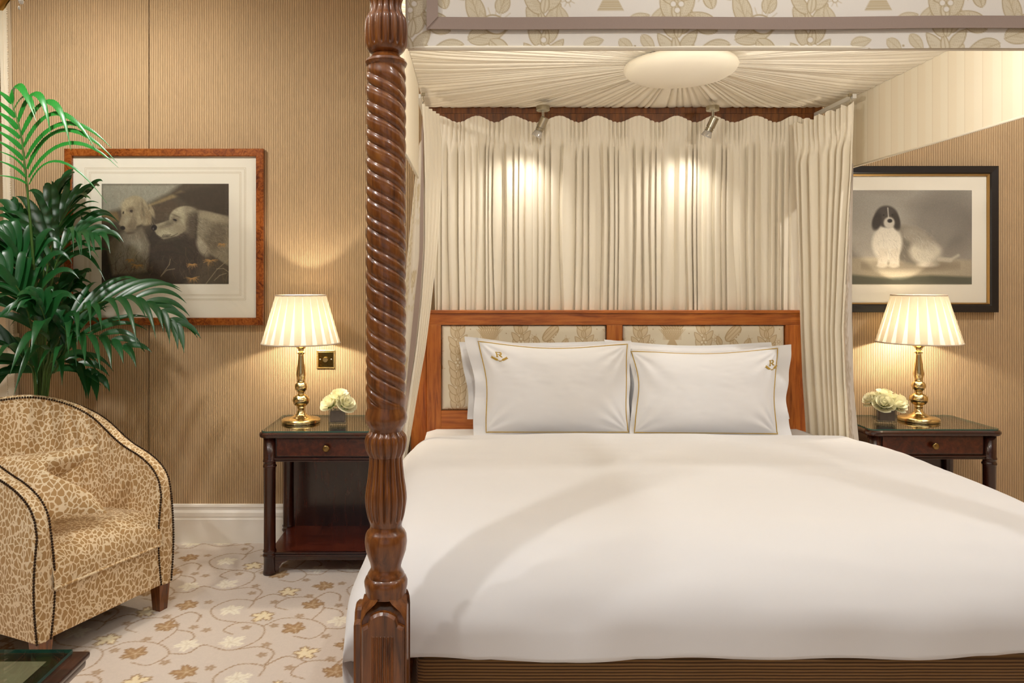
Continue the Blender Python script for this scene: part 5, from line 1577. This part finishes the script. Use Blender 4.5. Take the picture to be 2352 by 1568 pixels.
fr = [(TH + 0.003, -0.002), (Wc - TH - 0.003, -0.002), (Wc - TH - 0.003, 0.06), (TH + 0.003, 0.06)]
obj('front_rail', ([tuple(loc(a, b, z)) for z in (0.108, 0.268) for a, b in fr], [(0, 1, 5, 4), (1, 2, 6, 5), (2, 3, 7, 6), (3, 0, 4, 7), (0, 3, 2, 1), (4, 5, 6, 7)]), M['leopard'], ch, False)
obj('piping', tube([loc(TH + 0.006 + (Wc - TH * 2 - 0.012) * i / 10, -0.010, 0.268) for i in range(11)], 0.006, 8), M['leopard_c'], ch)
obj('base_cloth', ([tuple(loc(a, b, 0.106)) for a, b in ((0.02, 0.01), (Wc - 0.02, 0.01), (Wc - 0.05, Dc - 0.12), (Wc * 0.7, Dc - 0.03), (Wc * 0.3, Dc - 0.03), (0.05, Dc - 0.12))], [tuple(range(6))]), M['ebony'], ch, False)
for (a, b) in ((0.032, 0.024), (Wc - 0.032, 0.024), (0.12, Dc - 0.12), (Wc - 0.12, Dc - 0.12)):
    V = []
    for z, hw_ in ((0.0, 0.019), (0.108, 0.026)):
        V += [tuple(loc(a + du * hw_, b + dv2 * hw_, z)) for du, dv2 in ((-1, -1), (1, -1), (1, 1), (-1, 1))]
    obj('leg', (V, [(0, 3, 2, 1), (4, 5, 6, 7)] + [(i, (i + 1) % 4, 4 + (i + 1) % 4, 4 + i) for i in range(4)]), M['maho'], ch, False)
# cushion: pinched corners, creased in the middle of its right side
cu = thing('cushion', tuple(loc(Wc * 0.42, 0.30, 0.41)), 'leopard-print scatter cushion propped on the armchair seat', 'cushion')
c4 = [P(-55, 1052, 2.72), P(228, 1018, 2.80), P(246, 1178, 2.68), P(60, 1212, 2.50)]
nn = ((c4[1] - c4[0]).cross(c4[3] - c4[0])).normalized()
if nn.y > 0: nn = -nn
Nn = 60
U, V_ = np.meshgrid(np.linspace(0, 1, Nn), np.linspace(0, 1, Nn))
def cush(side):
    pu = np.sin(PI * V_); pv = np.sin(PI * U)
    uu = U + 0.10 * pu * np.clip(1 - 2 * U, 0, 1) - (0.16 + 0.34 * np.exp(-((V_ - 0.44) / 0.17) ** 2)) * pu * np.clip(2 * U - 1, 0, 1)
    vv = V_ + 0.05 * pv * np.clip(1 - 2 * V_, 0, 1) - 0.05 * pv * np.clip(2 * V_ - 1, 0, 1)
    o = np.zeros((Nn, Nn, 3))
    for i in range(3): o[..., i] = (c4[0][i] * (1 - uu) + c4[1][i] * uu) * (1 - vv) + (c4[3][i] * (1 - uu) + c4[2][i] * uu) * vv
    a, b = 2 * U - 1, 2 * V_ - 1
    p = (np.clip(1 - np.abs(a) ** 2.2, 0, 1) ** 0.7) * (np.clip(1 - np.abs(b) ** 2.2, 0, 1) ** 0.7)
    crease = 0.05 * np.exp(-((V_ - 0.42) / 0.07) ** 2) * npsm(0.45, 0.95, U)
    th_ = 0.075 * p - crease * np.clip(p * 3, 0, 1) if side > 0 else 0.035 * p
    return o + (side * th_)[..., None] * np.array(nn)
f_ = cush(1); b_ = cush(-1)
V = [tuple(p) for p in f_.reshape(-1, 3)] + [tuple(p) for p in b_.reshape(-1, 3)]
Fc = []
for k in (0, Nn * Nn):
    Fc += [(k + j * Nn + i, k + j * Nn + i + 1, k + (j + 1) * Nn + i + 1, k + (j + 1) * Nn + i) for j in range(Nn - 1) for i in range(Nn - 1)]
obj('cushion_cover', (V, Fc), M['leopard_c'], cu, fix=False)

# ================================================================== coffee table
ct = thing('coffee_table', (-1.35, 1.25, 0), 'dark wood coffee table with glass top at the lower left corner', 'coffee table')
tx0, tx1, ty0, ty1 = -1.75, -0.885, 0.80, 1.722
obj('table_top', merge(box(tx0, tx1, ty0, ty1, 0.424, 0.438, 0.006), box(tx0 + 0.006, tx1 - 0.006, ty0 + 0.006, ty1 - 0.006, 0.404, 0.425, 0.008)), M['dark_h'], ct, True, angle=40)
obj('reflection_panel', box(tx0 + 0.06, tx1 - 0.075, ty0 + 0.06, ty1 - 0.05, 0.4375, 0.4382), M['table_reflection'], ct, False)  # lighter panel added under the glass; its colour stands in for reflections
gt = obj('glass_top', box(tx0 + 0.03, tx1 - 0.036, ty0 + 0.03, ty1 - 0.012, 0.4385, 0.4465), M['glass_top'], ct, False)
gt.data.materials.append(M['glass_edge'])
for p in gt.data.polygons:
    if abs(p.normal.z) < 0.5: p.material_index = 1
obj('apron', merge(box(tx0 + 0.05, tx1 - 0.05, ty1 - 0.075, ty1 - 0.05, 0.33, 0.405), box(tx0 + 0.05, tx1 - 0.05, ty0 + 0.05, ty0 + 0.075, 0.33, 0.405), box(tx0 + 0.05, tx0 + 0.075, ty0 + 0.05, ty1 - 0.05, 0.33, 0.405), box(tx1 - 0.075, tx1 - 0.05, ty0 + 0.05, ty1 - 0.05, 0.33, 0.405)), M['dark_h'], ct, False)
for a in (tx0 + 0.07, tx1 - 0.07):
    for b in (ty0 + 0.07, ty1 - 0.07):
        obj('leg', lathe([(0.020, 0.0), (0.024, 0.02), (0.028, 0.30), (0.030, 0.404)], (a, b, 0), 16), M['dark'], ct)

# ================================================================== kentia palm
PX, PY = -1.955, 3.36
palm = thing('potted_palm', (PX, PY, 0), 'tall green kentia palm in the corner behind the leopard armchair', 'plant')
obj('planter', lathe([(0.10, 0.0), (0.115, 0.01), (0.150, 0.30), (0.158, 0.31), (0.158, 0.33), (0.145, 0.33), (0.140, 0.29)], (PX, PY, 0), 32), M['pot'], palm, True, angle=40)
obj('soil', lathe([(0.141, 0.285), (0.10, 0.295), (0.01, 0.30)], (PX, PY, 0), 24), M['soil'], palm)
def leaflet(parent, a, b, c, w, mat, ref=None, droop=0):
    """blade from a over b to c; folded along its midrib"""
    a, b, c = Vector(a), Vector(b), Vector(c); n = 12
    ctrl = b * 2 - (a + c) / 2
    V, Fc = [], []
    for i in range(n + 1):
        t = i / n
        p = a * (1 - t) ** 2 + ctrl * 2 * t * (1 - t) + c * t * t
        d = ((ctrl - a) * (1 - t) + (c - ctrl) * t)
        d = d.normalized() if d.length > 1e-6 else Vector((0, 0, 1))
        nref = ref if ref is not None else Vector((0.1, -0.75, 0.65))
        s = d.cross(nref); s = s.normalized() if s.length > 1e-3 else Vector((1, 0, 0))
        up = s.cross(d).normalized()
        ww = w * (math.sin(PI * min(1, (t + 0.03)) ** 0.62) ** 0.85 if t < 0.995 else 0.02) * 0.5
        ww = max(ww, 0.0006)
        V += [tuple(p + s * ww + up * ww * 0.28), tuple(p), tuple(p - s * ww + up * ww * 0.28)]
    for i in range(n):
        for k in range(2): Fc.append((i * 3 + k, (i + 1) * 3 + k, (i + 1) * 3 + k + 1, i * 3 + k + 1))
    return obj('leaflet', (V, Fc), mat, parent, True, fix=False)
def frond_stem(pts, r0, r1, n=28):
    q_ = smooth_pts(pts, n)
    return obj('frond', tube(q_, [r0 + (r1 - r0) * i / (n - 1) for i in range(n)], 7), M['stem'], palm), q_
# the tall young frond, leaflet by leaflet
base = Vector((PX + 0.01, PY - 0.02, 0.29))
fr1, q1 = frond_stem([base, P(91, 900, 3.28), P(84, 720, 3.24), P(72, 540, 3.20), P(62, 430, 3.18), P(50, 320, 3.17), P(38, 270, 3.16), P(27, 236, 3.155)], 0.0085, 0.0022)
D1 = 3.17
young = [((28, 238), (46, 200), (83, 278), 22), ((34, 250), (62, 222), (82, 262), 15), ((42, 280), (86, 218), (116, 308), 22), ((50, 310), (118, 236), (163, 345), 22), ((55, 337), (135, 262), (222, 348), 20),
         ((60, 365), (150, 285), (256, 340), 20), ((63, 388), (150, 300), (270, 375), 18), ((66, 408), (160, 330), (272, 385), 17), ((67, 424), (140, 372), (245, 466), 9)]
youngl = [((27, 238), (6, 218), (-25, 200), 14), ((35, 270), (12, 248), (-22, 222), 14), ((40, 297), (16, 272), (-22, 250), 14), ((45, 318), (18, 296), (-24, 274), 13), ((50, 343), (22, 318), (-24, 292), 13), ((53, 368), (25, 342), (-22, 316), 12),
          ((57, 388), (28, 360), (-20, 344), 6), ((58, 407), (28, 382), (-20, 366), 8), ((60, 422), (30, 408), (-20, 402), 7)]
for i, (a, b, c, w_) in enumerate(young):
    leaflet(fr1, P(*a, D1), P(*b, D1 - 0.05), P(*c, D1 - 0.10 + 0.01 * (i % 3)), w_ * D1 / F, M['leaf_young'])
for i, (a, b, c, w_) in enumerate(youngl):
    leaflet(fr1, P(*a, D1), P(*b, D1 - 0.03), P(*c, D1 - 0.07), w_ * D1 / F, M['leaf_young'])
def auto_frond(px_pts, deps, n, L, w_, mat, spread=0.9, droop=0.35, start=0.35, seed=0, ref=None, tipL=0.55):
    r_ = random.Random(seed)
    pts = [base + Vector((r_.uniform(-0.05, 0.05), r_.uniform(-0.05, 0.03), 0))] + [P(a, b, d) for (a, b), d in zip(px_pts, deps)]
    st_, q_ = frond_stem(pts, 0.007, 0.0018, 36)
    m = len(q_)
    for i in range(n):
        f = start + (1 - start) * i / (n - 1) * 0.995; k = min(m - 2, int(f * (m - 1)))
        p = q_[k]; d = (q_[k + 1] - q_[k]).normalized()
        rel = (f - start) / (1 - start)
        ll = 1.2 * L * (0.55 + 0.45 * math.sin(PI * min(1, rel + 0.25))) * (1 - (1 - tipL) * rel)
        up = Vector((0, -0.45, 0.9)); sd = d.cross(up).normalized()
        for sg in (-1, 1):
            dirv = (d * (0.55 + 0.5 * rel) + sd * sg * spread * (1 - 0.55 * rel) + Vector((0, 0, r_.uniform(-0.05, 0.25)))).normalized()
            b = p + dirv * ll * 0.5 + Vector((0, 0, 0.02 * ll)); c = p + dirv * ll * 0.94 + Vector((0, -0.02, -droop * ll * r_.uniform(0.6, 1.2)))
            if max(b.y, c.y) > WY - 0.06:
                b.y = min(b.y, WY - 0.06); c.y = min(c.y, WY - 0.05)
            leaflet(st_, p, b, c, 1.2 * w_ * r_.uniform(0.8, 1.15), mat, ref)
    return st_
# arching frond to the right, over the lower edge of the picture
auto_frond([(112, 860), (138, 780), (185, 718), (270, 685), (350, 700), (412, 752)], (3.28, 3.22, 3.18, 3.14, 3.12, 3.10), 13, 0.34, 0.024, M['leaf'], 0.85, 0.30, 0.42, 1)
auto_frond([(108, 880), (132, 820), (172, 775), (230, 772), (290, 800)], (3.26, 3.20, 3.15, 3.10, 3.06), 8, 0.38, 0.024, M['leaf'], 0.8, 0.25, 0.40, 2)
# upright fronds in the middle, reaching across the print
auto_frond([(100, 800), (106, 640), (128, 540), (160, 480), (205, 440)], (3.34, 3.36, 3.38, 3.38, 3.36), 10, 0.36, 0.028, M['leaf'], 0.9, 0.25, 0.45, 3)
auto_frond([(104, 780), (116, 660), (140, 580), (178, 540), (230, 540)], (3.30, 3.30, 3.30, 3.27, 3.24), 9, 0.36, 0.024, M['leaf'], 0.9, 0.40, 0.5, 4)
auto_frond([(96, 820), (100, 660), (104, 560), (118, 470), (150, 420)], (3.42, 3.46, 3.48, 3.50, 3.50), 9, 0.34, 0.040, M['leaf'], 0.7, 0.3, 0.45, 5)
# fronds to the left
auto_frond([(86, 820), (78, 700), (55, 610), (20, 560), (-30, 540)], (3.28, 3.24, 3.20, 3.16, 3.12), 12, 0.30, 0.032, M['leaf'], 0.8, 0.45, 0.45, 6)
auto_frond([(84, 840), (70, 740), (45, 670), (5, 620), (-40, 620)], (3.24, 3.18, 3.12, 3.08, 3.04), 9, 0.30, 0.036, M['leaf'], 0.9, 0.6, 0.45, 7)
auto_frond([(80, 880), (60, 830), (30, 800), (-10, 790), (-50, 810)], (3.26, 3.20, 3.14, 3.10, 3.08), 8, 0.28, 0.034, M['leaf'], 0.8, 0.45, 0.4, 8)
# dark inner fronds close to the wall
auto_frond([(92, 860), (88, 760), (70, 690), (40, 660), (0, 650)], (3.42, 3.46, 3.50, 3.52, 3.52), 8, 0.30, 0.038, M['leaf'], 0.9, 0.35, 0.40, 21)
auto_frond([(104, 860), (118, 760), (140, 700), (165, 660), (185, 640)], (3.42, 3.46, 3.50, 3.50, 3.48), 8, 0.28, 0.038, M['leaf'], 0.9, 0.35, 0.40, 22)
auto_frond([(96, 860), (92, 720), (80, 620), (60, 540), (30, 480)], (3.42, 3.46, 3.50, 3.52, 3.52), 9, 0.32, 0.038, M['leaf'], 0.9, 0.35, 0.45, 23)
auto_frond([(100, 890), (112, 850), (140, 830), (180, 840), (215, 870)], (3.36, 3.38, 3.40, 3.40, 3.38), 7, 0.28, 0.030, M['leaf'], 0.8, 0.35, 0.35, 24)
auto_frond([(92, 890), (80, 850), (50, 830), (20, 850), (-10, 880)], (3.36, 3.38, 3.38, 3.36, 3.34), 7, 0.28, 0.032, M['leaf'], 0.8, 0.35, 0.35, 25)
# low broad blades at the centre
auto_frond([(100, 880), (112, 820), (110, 760), (95, 710), (80, 690)], (3.22, 3.16, 3.10, 3.06, 3.04), 8, 0.27, 0.042, M['leaf'], 0.9, 0.55, 0.45, 9)
auto_frond([(110, 890), (128, 850), (150, 800), (150, 760), (130, 740)], (3.24, 3.20, 3.18, 3.16, 3.14), 6, 0.24, 0.036, M['leaf'], 0.8, 0.5, 0.45, 10)

# ================================================================== cream mirror at the picture's left edge
mr = thing('tall_mirror', (P(0, 900, WY).x - 0.25, WY, 0), 'tall cream painted mirror with beaded edge behind the palm at far left', 'mirror')
def slant(z): return P(13, 0, 3.64).x + (2.68 - z) * 0.021
mz0, mz1, mw = CH - (768 - VY) * 3.64 / F, 2.70, 0.034
def quadbar(xr0, xr1, z0, z1, y0, y1):
    V = []
    for z in (z0, z1):
        s0 = slant(z); V += [(s0 + xr0, y0, z), (s0 + xr1, y0, z), (s0 + xr1, y1, z), (s0 + xr0, y1, z)]
    return V, [(0, 3, 2, 1), (4, 5, 6, 7)] + [(i, (i + 1) % 4, 4 + (i + 1) % 4, 4 + i) for i in range(4)]
obj('stile', merge(quadbar(-mw, 0, mz0, mz1, 3.642, WY - 0.002), quadbar(-mw * 0.66, -mw * 0.5, mz0, mz1, 3.638, 3.642)), M['cream_paint'], mr, False)
obj('stile', quadbar(-0.62, -0.62 + mw, mz0, mz1, 3.642, WY - 0.002), M['cream_paint'], mr, False)
obj('mirror_glass', quadbar(-0.60, -mw + 0.002, mz0, mz1, 3.660, 3.668), M['mirror'], mr, False)
obj('bottom_moulding', merge(quadbar(-0.63, 0.010, mz0 - 0.030, mz0 + 0.004, 3.630, WY - 0.002), quadbar(-0.62, 0.004, mz0 - 0.060, mz0 - 0.028, 3.640, WY - 0.002)), M['cream_paint'], mr, False)
obj('pier_panel', merge(quadbar(-0.62, 0.0, 0.19, mz0 - 0.058, 3.655, WY - 0.002), quadbar(-0.03, 0.0, 0.19, mz0 - 0.058, 3.645, 3.656)), M['cream_paint'], mr, False)
bd = []
z = 0.22
while z < mz1:
    bd.append(ball((slant(z) + 0.001, 3.646, z), 0.0035, 6, 4)); bd.append(ball((slant(z) - mw, 3.644, z), 0.003, 6, 4)); z += 0.0085
tag(obj('beaded_edge', merge(*bd), M['cream_paint'], mr), kind='stuff')

# ================================================================== chandelier, its lowest tips in the top left corner
cd = thing('chandelier', (-1.66, 2.45, 2.24), 'gilt chandelier whose lowest leaf and crystal drop show at the top left', 'chandelier')
tipA, tipB = P(2, 24, 2.40), P(44, 21, 2.36)
def acanthus(tip, d, L, W):
    tip = Vector(tip); d = Vector(d).normalized(); s = Vector((0.9, -0.4, 0)).normalized(); nrm = d.cross(s).normalized()
    V, Fc = [], []
    for i in range(11):
        t = i / 10; p = tip - d * L * t; w_ = W * math.sin(PI * (0.02 + 0.90 * t) ** 0.8) * (1 + 0.16 * math.sin(t * 22))
        for k in (-1, -0.5, 0, 0.5, 1): V.append(tuple(p + s * w_ * k + nrm * (0.008 * (1 - k * k))))
    for i in range(10):
        for k in range(4): Fc.append((i * 5 + k, i * 5 + k + 1, (i + 1) * 5 + k + 1, (i + 1) * 5 + k))
    b = len(V)
    V2 = [tuple(Vector(v) - nrm * 0.004) for v in V]
    return merge((V, Fc), (V2, Fc))
obj('leaf_ornament', acanthus(tipA, (-0.35, 0, -1), 0.10, 0.024), M['gilt'], cd)
obj('body', lathe([(0.001, 0.02), (0.05, 0.05), (0.09, 0.10), (0.07, 0.16), (0.03, 0.20), (0.03, 0.30), (0.06, 0.34), (0.02, 0.40), (0.012, 0.50)], (-1.66, 2.45, 2.24), 24), M['gilt'], cd)
for i in range(6):
    a = 2 * PI * i / 6 + 0.4
    dx, dy = math.cos(a), math.sin(a)
    c0 = Vector((-1.66, 2.45, 2.24))
    obj('arm', tube(smooth_pts([c0 + Vector((dx * 0.05, dy * 0.05, 0.12)), c0 + Vector((dx * 0.15, dy * 0.15, 0.06)), c0 + Vector((dx * 0.26, dy * 0.26, 0.12)), c0 + Vector((dx * 0.27, dy * 0.27, 0.20))], 14), 0.008, 8), M['gilt'], cd)
obj('drop_cap', merge(ball(tipB + Vector((0.006, 0, 0.032)), 0.012, 8, 6, (1, 0.7, 0.8)), tube([tipB + Vector((0.006, 0, 0.03)), tipB + Vector((-0.008, 0, 0.06)), Vector((-1.58, 2.42, 2.36))], 0.006, 6)), M['brass_dull'], cd)
obj('crystal_drop', merge(ball(tipB + Vector((0.010, -0.006, 0.022)), 0.009, 6, 4), ball(tipB + Vector((0.0, 0, 0.004)), 0.005, 6, 4, (0.9, 0.9, 1.3))), M['plastic'], cd, False)

cb_ = bpy.data.lights.new('chandelier_bulbs', 'POINT'); cb_.energy = 16; cb_.color = (1.0, 0.90, 0.76); cb_.shadow_soft_size = 0.12
cbo = bpy.data.objects.new('chandelier_bulbs', cb_); cbo.location = (0, 0, 0.30); COL.objects.link(cbo); cbo.parent = cd
